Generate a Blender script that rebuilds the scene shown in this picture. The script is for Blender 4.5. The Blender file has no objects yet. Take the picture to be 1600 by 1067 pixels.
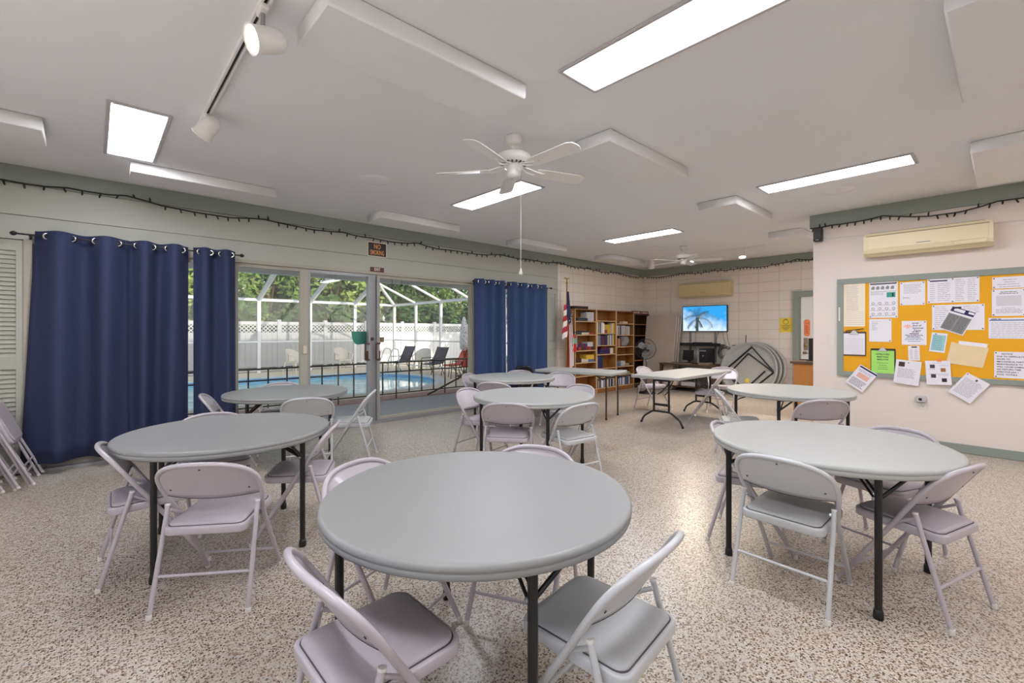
import bpy, math, random
from mathutils import Vector, Matrix
random.seed(11)
PI = math.pi
scn = bpy.context.scene
COL = scn.collection

# ---------------------------------------------------------------- camera, sky, sun, exposure
cam_d = bpy.data.cameras.new('camera'); cam = bpy.data.objects.new('camera', cam_d); COL.objects.link(cam)
cam.location = (0, 0, 1.388)
cam.rotation_euler = (PI / 2, 0, math.radians(47.42 - 90))
cam_d.sensor_width = 36; cam_d.lens = 16.0; cam_d.shift_y = -0.0103; cam_d.clip_start = 0.05; cam_d.clip_end = 200
scn.camera = cam
scn.view_settings.view_transform = 'Standard'; scn.view_settings.look = 'None'
scn.view_settings.gamma = 1; scn.view_settings.use_curve_mapping = False
scn.view_settings.exposure = 0.42
scn.cycles.use_denoising = True
scn.cycles.max_bounces = 10; scn.cycles.diffuse_bounces = 6; scn.cycles.glossy_bounces = 4; scn.cycles.transparent_max_bounces = 24
scn.cycles.sample_clamp_indirect = 6
scn.cycles.caustics_reflective = False; scn.cycles.caustics_refractive = False
world = bpy.data.worlds.new('sky'); scn.world = world; world.use_nodes = True
wn = world.node_tree.nodes; wl = world.node_tree.links
bg = wn['Background']
sky = wn.new('ShaderNodeTexSky'); sky.sky_type = 'NISHITA'; sky.sun_disc = False
sky.sun_elevation = math.radians(24); sky.sun_rotation = math.radians(170); sky.dust_density = 1.5
hsv = wn.new('ShaderNodeHueSaturation'); hsv.inputs['Saturation'].default_value = 0.55
wl.new(sky.outputs[0], hsv.inputs['Color'])
SKY, GROUND_GLOW = 0.25, (1.0, 1.0, 1.0, 1)  # white glow below the horizon, added to light the ceiling through the openings
wt = wn.new('ShaderNodeTexCoord'); wz = wn.new('ShaderNodeSeparateXYZ'); wr = wn.new('ShaderNodeMapRange'); wm = wn.new('ShaderNodeMix'); wm.data_type = 'RGBA'
wg = wn.new('ShaderNodeVectorMath'); wg.operation = 'SCALE'; wg.inputs['Scale'].default_value = SKY
wl.new(wt.outputs['Generated'], wz.inputs[0]); wl.new(wz.outputs[2], wr.inputs[0]); wr.inputs[1].default_value = -.02; wr.inputs[2].default_value = .02
wl.new(hsv.outputs[0], wg.inputs[0]); wl.new(wr.outputs[0], wm.inputs[0]); wm.inputs[6].default_value = GROUND_GLOW; wl.new(wg.outputs[0], wm.inputs[7])
wl.new(wm.outputs[2], bg.inputs['Color']); bg.inputs['Strength'].default_value = 1.0
sun_d = bpy.data.lights.new('sun', 'SUN'); sun_d.energy = 4.6; sun_d.angle = math.radians(0.6); sun_d.color = (1.0, 0.93, 0.82)
sun = bpy.data.objects.new('sun', sun_d); COL.objects.link(sun)
sun.rotation_euler = Vector((-0.15, 1.0, -0.2)).to_track_quat('-Z', 'Y').to_euler()
PANEL_LIGHT = 25.0      # radiance of the ceiling troffers
SPOT_WATT = 110.0

# ---------------------------------------------------------------- helpers
def lin(h):
    h = h.lstrip('#'); c = [int(h[i:i + 2], 16) / 255 for i in (0, 2, 4)]
    return tuple(x / 12.92 if x <= 0.04045 else ((x + 0.055) / 1.055) ** 2.4 for x in c) + (1,)
MATS = {}
def new_mat(name):
    m = bpy.data.materials.new(name); m.use_nodes = True; MATS[name] = m
    return m, m.node_tree.nodes, m.node_tree.links
def mat(name, col, rough=0.5, metal=0.0, var=0.06, scale=8.0, bump=0.0, bscale=60.0, coat=0.0, spec=0.5):
    m, n, l = new_mat(name); b = n['Principled BSDF']
    c = lin(col) if isinstance(col, str) else col
    geo = n.new('ShaderNodeTexCoord'); nz = n.new('ShaderNodeTexNoise'); nz.inputs['Scale'].default_value = scale
    nz.inputs['Detail'].default_value = 4; l.new(geo.outputs['Object'], nz.inputs['Vector'])
    mx = n.new('ShaderNodeMix'); mx.data_type = 'RGBA'
    mx.inputs[6].default_value = tuple(x * (1 - var) for x in c[:3]) + (1,)
    mx.inputs[7].default_value = tuple(min(1, x * (1 + var)) for x in c[:3]) + (1,)
    l.new(nz.outputs[0], mx.inputs[0]); l.new(mx.outputs[2], b.inputs['Base Color'])
    b.inputs['Roughness'].default_value = rough; b.inputs['Metallic'].default_value = metal
    b.inputs['Coat Weight'].default_value = coat; b.inputs['Specular IOR Level'].default_value = spec
    if bump:
        n2 = n.new('ShaderNodeTexNoise'); n2.inputs['Scale'].default_value = bscale; l.new(geo.outputs['Object'], n2.inputs['Vector'])
        bp = n.new('ShaderNodeBump'); bp.inputs['Strength'].default_value = bump; bp.inputs['Distance'].default_value = 0.004
        l.new(n2.outputs[0], bp.inputs['Height']); l.new(bp.outputs[0], b.inputs['Normal'])
    return m
def emit(name, col, s):
    m, n, l = new_mat(name); b = n['Principled BSDF']
    c = lin(col) if isinstance(col, str) else col
    b.inputs['Base Color'].default_value = tuple(x * 0.8 for x in c[:3]) + (1,)
    b.inputs['Emission Color'].default_value = c; b.inputs['Emission Strength'].default_value = s
    return m

class MB:
    """collects shapes; build() links them as one mesh object"""
    def __init__(s): s.v = []; s.f = []; s.m = []; s.s = []
    def add(s, vs, fs, m=0, sm=False):
        o = len(s.v); s.v += [tuple(v) for v in vs]
        for f in fs: s.f.append(tuple(i + o for i in f)); s.m.append(m); s.s.append(sm)
        return s
    def box(s, c, d, m=0, rot=None, bev=0.0):
        x, y, z = d[0] / 2, d[1] / 2, d[2] / 2
        if bev:
            b = min(bev, x * .98, y * .98, z * .98); vs = []
            for sx in (-1, 1):
                for sy in (-1, 1):
                    for sz in (-1, 1):
                        vs += [(sx * x, sy * (y - b), sz * (z - b)), (sx * (x - b), sy * y, sz * (z - b)), (sx * (x - b), sy * (y - b), sz * z)]
            I = lambda a, b_, c_, k: ((a > 0) * 4 + (b_ > 0) * 2 + (c_ > 0)) * 3 + k
            fs = []
            for q in (-1, 1):
                r = [(-1, -1), (1, -1), (1, 1), (-1, 1)]
                if q < 0: r = r[::-1]
                fs.append([I(q, a, b_, 0) for a, b_ in r])
                fs.append([I(b_, q, a, 1) for a, b_ in r])
                fs.append([I(a, b_, q, 2) for a, b_ in r])
            for a in (-1, 1):
                for b_ in (-1, 1):
                    fs.append([I(a, b_, -1, 0), I(a, b_, 1, 0), I(a, b_, 1, 1), I(a, b_, -1, 1)])
                    fs.append([I(-1, a, b_, 1), I(1, a, b_, 1), I(1, a, b_, 2), I(-1, a, b_, 2)])
                    fs.append([I(a, -1, b_, 0), I(a, 1, b_, 0), I(a, 1, b_, 2), I(a, -1, b_, 2)])
                    for c_ in (-1, 1): fs.append([I(a, b_, c_, k) for k in (0, 1, 2)])
        else:
            vs = [(-x, -y, -z), (x, -y, -z), (x, y, -z), (-x, y, -z), (-x, -y, z), (x, -y, z), (x, y, z), (-x, y, z)]
            fs = [(0, 3, 2, 1), (4, 5, 6, 7), (0, 1, 5, 4), (1, 2, 6, 5), (2, 3, 7, 6), (3, 0, 4, 7)]
        C = Vector(c)
        if rot is not None:
            R = Matrix.Rotation(rot, 3, 'Z') if isinstance(rot, (int, float)) else rot
            vs = [C + R @ Vector(v) for v in vs]
        else: vs = [C + Vector(v) for v in vs]
        return s.add(vs, fs, m)
    def b2(s, x0, x1, y0, y1, z0, z1, m=0, bev=0.0):
        return s.box(((x0 + x1) / 2, (y0 + y1) / 2, (z0 + z1) / 2), (abs(x1 - x0), abs(y1 - y0), abs(z1 - z0)), m, None, bev)
    def tube(s, pts, r, n=8, m=0, closed=False, cap=True):
        P = [Vector(p) for p in pts]; N = len(P); rs = r if isinstance(r, (list, tuple)) else [r] * N
        T = []
        for i in range(N):
            a = P[(i - 1) % N] if (closed or i > 0) else P[i]; b = P[(i + 1) % N] if (closed or i < N - 1) else P[i]
            T.append((b - a).normalized())
        u = T[0].orthogonal().normalized(); vs = []; fs = []
        for i in range(N):
            if i:
                ax = T[i - 1].cross(T[i])
                if ax.length > 1e-7: u = Matrix.Rotation(T[i - 1].angle(T[i]), 3, ax.normalized()) @ u
            u = (u - T[i] * u.dot(T[i])).normalized(); w = T[i].cross(u)
            for k in range(n):
                t = 2 * PI * k / n; vs.append(P[i] + (u * math.cos(t) + w * math.sin(t)) * rs[i])
        M = N if closed else N - 1
        for i in range(M):
            j = (i + 1) % N
            for k in range(n): fs.append((i * n + k, i * n + (k + 1) % n, j * n + (k + 1) % n, j * n + k))
        s.add(vs, fs, m, True)
        if cap and not closed:
            s.add([vs[k] for k in range(n)][::-1], [tuple(range(n))], m); s.add([vs[(N - 1) * n + k] for k in range(n)], [tuple(range(n))], m)
        return s
    def lathe(s, prof, n=24, m=0, M=None, sm=True, cap=True):
        vs = []; fs = []; M = M or Matrix()
        for r, z in prof:
            for k in range(n):
                t = 2 * PI * k / n; vs.append(M @ Vector((r * math.cos(t), r * math.sin(t), z)))
        for i in range(len(prof) - 1):
            for k in range(n): fs.append((i * n + k, i * n + (k + 1) % n, (i + 1) * n + (k + 1) % n, (i + 1) * n + k))
        s.add(vs, fs, m, sm)
        for i, rev in ((0, True), (len(prof) - 1, False)):
            if cap and prof[i][0] > 1e-6 and prof[0] != prof[-1]:
                ring = [vs[i * n + k] for k in range(n)]
                s.add(ring[::-1] if rev else ring, [tuple(range(n))], m)
        return s
    def prism(s, poly, z0, z1, m=0, M=None):
        M = M or Matrix(); n = len(poly)
        a = sum(poly[i][0] * poly[(i + 1) % n][1] - poly[(i + 1) % n][0] * poly[i][1] for i in range(n))
        if a < 0: poly = poly[::-1]
        vs = [M @ Vector((x, y, z0)) for x, y in poly] + [M @ Vector((x, y, z1)) for x, y in poly]
        fs = [tuple(range(n))[::-1], tuple(range(n, 2 * n))] + [(i, (i + 1) % n, n + (i + 1) % n, n + i) for i in range(n)]
        return s.add(vs, fs, m)
    def slab(s, poly, z0, z1, b, m=0, M=None, seg=3):
        """prism with rounded upper and lower edges"""
        M = M or Matrix(); n = len(poly)
        a = sum(poly[i][0] * poly[(i + 1) % n][1] - poly[(i + 1) % n][0] * poly[i][1] for i in range(n))
        if a < 0: poly = poly[::-1]
        nr = []
        for i in range(n):
            p, q = Vector(poly[i - 1]), Vector(poly[(i + 1) % n]); t = (q - p).normalized(); nr.append(Vector((-t.y, t.x)))
        rings = []
        for i in range(seg + 1):
            t = i / seg * PI / 2; rings.append((b * (1 - math.sin(t)), z0 + b * (1 - math.cos(t))))
        for i in range(seg + 1):
            t = i / seg * PI / 2; rings.append((b * (1 - math.cos(t)), z1 - b * (1 - math.sin(t))))
        vs = []; fs = []
        for ins, z in rings:
            for i in range(n):
                p = Vector(poly[i]) + nr[i] * ins; vs.append(M @ Vector((p.x, p.y, z)))
        for j in range(len(rings) - 1):
            for i in range(n): fs.append((j * n + i, j * n + (i + 1) % n, (j + 1) * n + (i + 1) % n, (j + 1) * n + i))
        s.add(vs, fs, m, True)
        s.add(vs[:n][::-1], [tuple(range(n))], m); s.add(vs[-n:], [tuple(range(n))], m)
        return s
    def build(s, name, ms, parent=None, loc=None, rotz=0):
        me = bpy.data.meshes.new(name)
        vs = s.v
        if parent is None and loc is None and vs:
            xs, ys, zs = zip(*vs); loc = ((min(xs) + max(xs)) / 2, (min(ys) + max(ys)) / 2, min(zs))
            vs = [(x - loc[0], y - loc[1], z - loc[2]) for x, y, z in vs]
        me.from_pydata(vs, [], s.f)
        ms = ms if isinstance(ms, (list, tuple)) else [ms]
        for q in ms: me.materials.append(MATS[q] if isinstance(q, str) else q)
        me.polygons.foreach_set('material_index', s.m); me.polygons.foreach_set('use_smooth', s.s); me.update()
        o = bpy.data.objects.new(name, me); COL.objects.link(o)
        if parent is not None: o.parent = parent
        if loc is not None: o.location = loc
        if rotz: o.rotation_euler = (0, 0, rotz)
        return o
def tag(o, label, cat, group=None, kind=None):
    o['label'] = label; o['category'] = cat
    if group: o['group'] = group
    if kind: o['kind'] = kind
    return o
def thing(name, label, cat, loc=(0, 0, 0), rotz=0, group=None):
    o = bpy.data.objects.new(name, None); o.empty_display_size = 0.1; COL.objects.link(o)
    o.location = loc; o.rotation_euler = (0, 0, rotz)
    return tag(o, label, cat, group)
def struct(name, mb, ms, label=None, parent=None):
    o = mb.build(name, ms, parent)
    if parent is None:
        o['kind'] = 'structure'
        if label: o['label'] = label
    return o
KIDS = {}
def dup(root, loc, rotz, label=None, group=None):
    """copy of a thing with copies of its parts and sub-parts"""
    kids = {}
    for o in bpy.data.objects:
        if o.parent: kids.setdefault(o.parent.name, []).append(o)
    def rec(o, par):
        c = o.copy(); COL.objects.link(c)
        if par is not None: c.parent = par
        for ch in kids.get(o.name, []): rec(ch, c)
        return c
    r = rec(root, None)
    r.location = loc; r.rotation_euler = (0, 0, rotz)
    if label: r['label'] = label
    if group: r['group'] = group
    return r
def frame(o, right, up):
    r, u = Vector(right).normalized(), Vector(up).normalized(); n = r.cross(u); o = Vector(o)
    return Matrix(((r.x, u.x, n.x, o.x), (r.y, u.y, n.y, o.y), (r.z, u.z, n.z, o.z), (0, 0, 0, 1)))
def text_mesh(name, s, size, m, parent, M, extrude=0.0006, sx=1.0, align='CENTER', bold=0.0):
    cu = bpy.data.curves.new('t', 'FONT'); cu.body = s; cu.size = size; cu.extrude = extrude; cu.resolution_u = 2
    cu.align_x = align; cu.align_y = 'CENTER'; cu.offset = bold; cu.space_line = 0.95
    o = bpy.data.objects.new('t', cu); COL.objects.link(o)
    dg = bpy.context.evaluated_depsgraph_get(); dg.update()
    me = bpy.data.meshes.new_from_object(o.evaluated_get(dg)); bpy.data.objects.remove(o); bpy.data.curves.remove(cu)
    me.transform(M @ Matrix.Diagonal((sx, 1, 1, 1))); me.materials.clear(); me.materials.append(MATS[m])
    for p in me.polygons: p.material_index = 0
    r = bpy.data.objects.new(name, me); COL.objects.link(r); r.parent = parent; me.name = name
    return r
def rrect(w, d, r, seg=4, r2=None):
    """rounded rectangle; r for the +x corners, r2 for the -x corners"""
    r2 = r if r2 is None else r2; out = []
    for cx, cy, a, q in ((w / 2, d / 2, 0, r), (-w / 2, d / 2, 90, r2), (-w / 2, -d / 2, 180, r2), (w / 2, -d / 2, 270, r)):
        sx, sy = (1 if cx > 0 else -1), (1 if cy > 0 else -1)
        for i in range(seg + 1):
            t = math.radians(a + 90 * i / seg); out.append((cx - sx * q + q * math.cos(t), cy - sy * q + q * math.sin(t)))
    return out
def fillet(pts, r, seg=5):
    P = [Vector(p) for p in pts]; out = [P[0]]
    for i in range(1, len(P) - 1):
        a, b = (P[i - 1] - P[i]), (P[i + 1] - P[i]); rr = r[i] if isinstance(r, dict) else r
        if not rr: out.append(P[i]); continue
        ang = a.angle(b); d = min(rr / math.tan(ang / 2), a.length * .49, b.length * .49); rr = d * math.tan(ang / 2)
        a.normalize(); b.normalize(); bis = (a + b).normalized(); c = P[i] + bis * (rr / math.sin(ang / 2))
        p0, p1 = P[i] + a * d, P[i] + b * d; v0, v1 = p0 - c, p1 - c
        ax = v0.cross(v1).normalized(); th = v0.angle(v1)
        for k in range(seg + 1): out.append(c + Matrix.Rotation(th * k / seg, 3, ax) @ v0)
    out.append(P[-1]); return out
def Tm(x, y, z): return Matrix.Translation((x, y, z))
def axis_to(o, d):
    """matrix whose +Z points along d"""
    return Tm(*o) @ Vector(d).to_track_quat('Z', 'Y').to_matrix().to_4x4()

# ---------------------------------------------------------------- materials
mat('ceiling_paint', '#e6e7e9', .9, var=.03, scale=1.2, bump=.12, bscale=30)
mat('acoustic_cloth', '#e6e6e6', .95, var=.03, bump=.15, bscale=200)
mat('sage_paint', '#b2b4aa', .6, var=.04, scale=1.5)
mat('sage_dark', '#8d958d', .6, var=.04, scale=1.5)
mat('wall_paint', '#e3d8d0', .75, var=.03, scale=1.0)
mat('frame_beige', '#aaa698', .45, var=.03)
mat('frame_grey', '#9a9a9c', .35, metal=.3, var=.03)
mat('white_paint', '#e8e8e6', .5, var=.02)
mat('white_gloss', '#e6e4e0', .3, var=.02)
mat('navy_cloth', '#2d3658', .85, var=.12, scale=30, bump=.3, bscale=400)
mat('navy_light', '#31456e', .85, var=.12, scale=30, bump=.3, bscale=400)
mat('black_metal', '#18181a', .35, var=.1)
mat('dark_bronze', '#3d3530', .4, var=.1)
mat('chrome', '#c9c9c9', .18, metal=1.0, var=.02)
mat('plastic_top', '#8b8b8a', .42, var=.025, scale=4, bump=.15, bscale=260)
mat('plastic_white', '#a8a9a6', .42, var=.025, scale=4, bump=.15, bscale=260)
mat('lavender_metal', '#b5aeb4', .33, var=.03, coat=.2)
mat('lavender_vinyl', '#b0a7ad', .42, var=.05, scale=5, bump=.1, bscale=300)
mat('grey_metal', '#bfc0c2', .33, var=.03, coat=.2)
mat('grey_vinyl', '#b0b0b0', .42, var=.05, scale=5, bump=.1, bscale=300)
mat('seam_dark', '#4a4448', .6)
mat('foot_rubber', '#d8d4d0', .5)
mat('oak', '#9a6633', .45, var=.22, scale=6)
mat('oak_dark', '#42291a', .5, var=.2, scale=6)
mat('oak_orange', '#bb7d3c', .4, var=.15, scale=9)
mat('shelf_edge', '#cfae84', .5, var=.08)
mat('walnut', '#5a4334', .5, var=.12)
mat('putty_plastic', '#b8aa9c', .5, var=.03, scale=3)
mat('ivory_plastic', '#e8dab4', .4, var=.02)
mat('ivory_old', '#d6c496', .4, var=.03)
mat('ivory_shade', '#8f8468', .5)
mat('black_plastic', '#17171b', .4, var=.1)
mat('dark_grey', '#3a3a3e', .5)
mat('mid_grey', '#8a8a8a', .5)
mat('paper', '#e9e6ee', .8, var=.01)
mat('paper_cream', '#efe3cf', .8, var=.01)
mat('ink', '#46444c', .8); mat('ink_light', '#a9a6b0', .8); mat('ink_blue', '#4a6f9e', .8); mat('ink_navy', '#2a2f58', .8); mat('ink_red', '#d0644e', .8)
mat('cork_yellow', '#eaa91c', .85, var=.05, scale=60, bump=.2, bscale=300)
mat('green_paper', '#a5e06c', .7); mat('teal_paper', '#9cc9cc', .7); mat('manila', '#e6cfa6', .7)
mat('yellow_paper', '#e8d04a', .7); mat('orange_paper', '#f0905a', .7)
mat('sign_black', '#15100e', .4); mat('sign_orange', '#f0a060', .5); mat('exit_red', '#5a2420', .5)
mat('brass', '#a08050', .3, metal=.9)
mat('tan_wood', '#94806a', .5)
mat('fire_red', '#c01f1c', .3)
mat('flag_red', '#a8283c', .8); mat('flag_white', '#e4dcd8', .8); mat('flag_blue', '#262d52', .8); mat('gold', '#c8a03c', .35, metal=.8)
mat('teal_plastic', '#2f9a88', .4)
mat('brown_handle', '#4b2f24', .35)
mat('concrete', '#b4b2b2', .7, var=.08, scale=5, bump=.1)
mat('paver', '#b08a7c', .8, var=.12, scale=7, bump=.2)
mat('deck_cream', '#eadcc2', .85, var=.08, scale=5)
mat('coping', '#e0dcd6', .7)
mat('vinyl_white', '#eeeef0', .45, var=.02)
mat('resin_white', '#e6dfd2', .5)
mat('sling_dark', '#54525c', .7); mat('sling_red', '#d8523c', .7)
mat('bark', '#6a5a48', .9, var=.25)
mat('leaf_a', '#6f8a45', .6, var=.3, scale=3); mat('leaf_b', '#4f6a3a', .6, var=.3, scale=3); mat('leaf_c', '#93a659', .6, var=.25, scale=3)
mat('soil', '#7b7a5a', .95, var=.2)
mat('roof_shingle', '#8f8b86', .9, var=.15)
mat('water_tile', '#86b2da', .25, var=.2, scale=12)
mat('cable_black', '#1c1b1c', .5)
mat('cord_white', '#cfcdc8', .5)
mat('purple_box', '#4a2a5c', .5); mat('wine_box', '#6d2430', .5); mat('yellow_box', '#d3b23c', .5); mat('tan_box', '#b59a72', .6)
mat('grey_box', '#bcb8ba', .6); mat('blue_box', '#586f9c', .5); mat('cream_box', '#d8ccb4', .6); mat('green_box', '#7fa58c', .5); mat('red_box', '#a03a34', .5)
emit('troffer_diffuser', '#f6f8ff', PANEL_LIGHT)
emit('bulb_warm', '#fff0d4', 22.0)
# terrazzo floor
m, n, l = new_mat('terrazzo'); b = n['Principled BSDF']; tc = n.new('ShaderNodeTexCoord')
def vor(scale):
    v = n.new('ShaderNodeTexVoronoi'); v.inputs['Scale'].default_value = scale; l.new(tc.outputs['Object'], v.inputs['Vector']); return v
def chips(v, thr_lo, thr_hi, rad):
    sep = n.new('ShaderNodeSeparateColor'); l.new(v.outputs['Color'], sep.inputs[0])
    a = n.new('ShaderNodeMath'); a.operation = 'GREATER_THAN'; a.inputs[1].default_value = thr_lo; l.new(sep.outputs[0], a.inputs[0])
    c = n.new('ShaderNodeMath'); c.operation = 'LESS_THAN'; c.inputs[1].default_value = thr_hi; l.new(sep.outputs[0], c.inputs[0])
    d = n.new('ShaderNodeMath'); d.operation = 'LESS_THAN'; d.inputs[1].default_value = rad; l.new(v.outputs['Distance'], d.inputs[0])
    e = n.new('ShaderNodeMath'); e.operation = 'MULTIPLY'; l.new(a.outputs[0], e.inputs[0]); l.new(c.outputs[0], e.inputs[1])
    g = n.new('ShaderNodeMath'); g.operation = 'MULTIPLY'; l.new(e.outputs[0], g.inputs[0]); l.new(d.outputs[0], g.inputs[1]); return g
cur = n.new('ShaderNodeRGB'); cur.outputs[0].default_value = lin('#dcd0c2'); cur = cur.outputs[0]
v1, v2 = vor(95), vor(150)
for v, lo, hi, rad, colr in ((v1, .0, .2, .55, '#a98a66'), (v1, .2, .36, .5, '#86633f'), (v1, .36, .5, .45, '#4c3423'), (v1, .5, .64, .5, '#f0e8da'),
                             (v2, .0, .14, .5, '#5a4330'), (v2, .14, .32, .5, '#b39a76'), (v2, .8, .95, .5, '#efe6d6')):
    g = chips(v, lo, hi, rad); mx = n.new('ShaderNodeMix'); mx.data_type = 'RGBA'
    l.new(g.outputs[0], mx.inputs[0]); l.new(cur, mx.inputs[6]); mx.inputs[7].default_value = lin(colr); cur = mx.outputs[2]
fv = n.new('ShaderNodeHueSaturation'); fv.inputs['Value'].default_value = .7; fv.inputs['Saturation'].default_value = .9; l.new(cur, fv.inputs['Color']); l.new(fv.outputs[0], b.inputs['Base Color']); b.inputs['Roughness'].default_value = .3; b.inputs['Specular IOR Level'].default_value = .5
# painted block walls (stack bond)
def block_mat(name, col, joint, axes):
    m, n, l = new_mat(name); b = n['Principled BSDF']; tc = n.new('ShaderNodeNewGeometry')
    sp = n.new('ShaderNodeSeparateXYZ'); cb = n.new('ShaderNodeCombineXYZ'); l.new(tc.outputs['Position'], sp.inputs[0])
    l.new(sp.outputs[axes[0]], cb.inputs[0]); l.new(sp.outputs[axes[1]], cb.inputs[1])
    br = n.new('ShaderNodeTexBrick'); br.offset = 0; br.squash = 1; l.new(cb.outputs[0], br.inputs['Vector'])
    br.inputs['Scale'].default_value = 1; br.inputs['Brick Width'].default_value = .405; br.inputs['Row Height'].default_value = .203
    br.inputs['Mortar Size'].default_value = .005; br.inputs['Mortar Smooth'].default_value = .4
    br.inputs['Color1'].default_value = lin(col); br.inputs['Color2'].default_value = tuple(x * .965 for x in lin(col)[:3]) + (1,); br.inputs['Mortar'].default_value = lin(joint)
    l.new(br.outputs['Color'], b.inputs['Base Color']); b.inputs['Roughness'].default_value = .7
    bp = n.new('ShaderNodeBump'); bp.inputs['Strength'].default_value = .5; bp.inputs['Distance'].default_value = .004; bp.invert = True
    l.new(br.outputs['Fac'], bp.inputs['Height']); l.new(bp.outputs[0], b.inputs['Normal'])
block_mat('block_tv', '#e7ded3', '#cabfb2', (1, 2)); block_mat('block_pool', '#e7dfd3', '#cac1b2', (0, 2))
# fence boards, pool water, glass, screen cloth
m, n, l = new_mat('pane_glass'); n.remove(n['Principled BSDF']); out = n['Material Output']
tr = n.new('ShaderNodeBsdfTransparent'); tr.inputs[0].default_value = (.95, .96, .96, 1); gl = n.new('ShaderNodeBsdfGlossy'); gl.inputs['Roughness'].default_value = .0
lw = n.new('ShaderNodeLayerWeight'); pw = n.new('ShaderNodeMath'); pw.operation = 'POWER'; pw.inputs[1].default_value = 5; l.new(lw.outputs['Facing'], pw.inputs[0])
ma = n.new('ShaderNodeMath'); ma.operation = 'MULTIPLY_ADD'; ma.inputs[1].default_value = .5; ma.inputs[2].default_value = .03; l.new(pw.outputs[0], ma.inputs[0])
mi = n.new('ShaderNodeMixShader'); l.new(ma.outputs[0], mi.inputs[0]); l.new(tr.outputs[0], mi.inputs[1]); l.new(gl.outputs[0], mi.inputs[2]); l.new(mi.outputs[0], out.inputs[0])
m, n, l = new_mat('screen_cloth'); n.remove(n['Principled BSDF']); out = n['Material Output']
tr = n.new('ShaderNodeBsdfTransparent'); df = n.new('ShaderNodeBsdfDiffuse'); df.inputs[0].default_value = lin('#8c8c88'); mi = n.new('ShaderNodeMixShader'); mi.inputs[0].default_value = .22
l.new(tr.outputs[0], mi.inputs[1]); l.new(df.outputs[0], mi.inputs[2]); l.new(mi.outputs[0], out.inputs[0])
m, n, l = new_mat('fan_mesh'); n.remove(n['Principled BSDF']); out = n['Material Output']
tr = n.new('ShaderNodeBsdfTransparent'); df = n.new('ShaderNodeBsdfDiffuse'); df.inputs[0].default_value = lin('#5a5a5c'); mi = n.new('ShaderNodeMixShader'); mi.inputs[0].default_value = .35
l.new(tr.outputs[0], mi.inputs[1]); l.new(df.outputs[0], mi.inputs[2]); l.new(mi.outputs[0], out.inputs[0])
m, n, l = new_mat('pool_water_mat'); b = n['Principled BSDF']; b.inputs['Base Color'].default_value = lin('#6fc4cc'); b.inputs['Roughness'].default_value = .06; b.inputs['Specular IOR Level'].default_value = .15
tc = n.new('ShaderNodeTexCoord'); nz = n.new('ShaderNodeTexNoise'); nz.inputs['Scale'].default_value = 3.5; nz.inputs['Detail'].default_value = 3; l.new(tc.outputs['Object'], nz.inputs['Vector'])
cr = n.new('ShaderNodeValToRGB'); cr.color_ramp.elements[0].position = .35; cr.color_ramp.elements[0].color = lin('#86dce2'); cr.color_ramp.elements[1].position = .7; cr.color_ramp.elements[1].color = lin('#dcfafa')
l.new(nz.outputs[0], cr.inputs[0]); l.new(cr.outputs[0], b.inputs['Base Color'])
bp = n.new('ShaderNodeBump'); bp.inputs['Strength'].default_value = .25; bp.inputs['Distance'].default_value = .03; l.new(nz.outputs[0], bp.inputs['Height']); l.new(bp.outputs[0], b.inputs['Normal'])

# ---------------------------------------------------------------- the setting
YW, XW, XB, H = 6.42, 10.6, 7.29, 2.97
XL, YR = -1.15, -3.2
struct('floor', MB().b2(XL - .15, XW + .15, YR - .15, YW + .15, -.12, 0), 'terrazzo', 'speckled beige terrazzo floor')
struct('ceiling', MB().b2(XL - .15, XW + .15, YR - .15, YW + .15, H, H + .12), 'ceiling_paint', 'flat white painted ceiling')
roof = MB(); e = -3.7
roof.prism([(9.2, 2.76), (2.0, 4.6), (-4.2, 2.9), (-4.2, 2.78), (2.0, 4.4), (9.2, 2.64)], XL - 1.0, XW + .3, 0, Matrix(((0, 0, 1, 0), (1, 0, 0, 0), (0, 1, 0, 0), (0, 0, 0, 1))))
struct('roof', roof, 'roof_shingle', 'shingled gable roof of the building')
struct('lanai_soffit', MB().b2(XL - 1, XW + .3, YW + .15, 9.05, 2.66, 2.74), 'white_paint', 'white soffit over the covered walkway')
# pool wall: header, side pieces, block stretch
w = MB(); w.b2(XL, 7.2, YW, YW + .15, 2.503, H); w.b2(XL, 7.2, YW + .004, YW + .15, 2.27, 2.497); w.b2(XL, 7.2, YW + .02, YW + .15, 2.49, 2.51)
w.b2(XL, -.5, YW + .05, YW + .15, 0, 2.28); w.b2(6.88, 7.2, YW + .05, YW + .15, 0, 2.28)
struct('wall_left', w, 'sage_paint', 'sage green panelled wall with sliding glass to the pool')
struct('wall_left_block', MB().b2(7.2, XW + .15, YW - .01, YW + .15, 0, H), 'block_pool', 'beige painted block wall behind the bookcases')
struct('wall_far', MB().b2(XW, XW + .15, YR, YW, 0, H), 'block_tv', 'beige painted block wall with the television')
struct('wall_right', MB().b2(XB, XB + .2, YR, 1.81, 0, H, bev=.01), 'wall_paint', 'smooth cream wall with the notice board')
# walls out of the frame, openings placed and sized for the light they let in
w = MB(); w.b2(XL - .15, XL, 4.3, YW + .15, 0, H); w.b2(XL - .15, XL, YR, -2.6, 0, H); w.b2(XL - .15, XL, -2.6, 4.3, 0, .7); w.b2(XL - .15, XL, -2.6, 4.3, 2.4, H)
struct('wall_back', w, 'wall_paint', 'unseen cream wall with wide openings sized to let in sky light')
w = MB(); w.b2(XL, 7.7, YR - .15, YR, 0, H); w.b2(9.3, XW, YR - .15, YR, 0, H); w.b2(7.7, 9.3, YR - .15, YR, 0, 1.14); w.b2(7.7, 9.3, YR - .15, YR, 1.38, H)
struct('wall_side', w, 'wall_paint', 'cream side wall with a narrow window')
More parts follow.
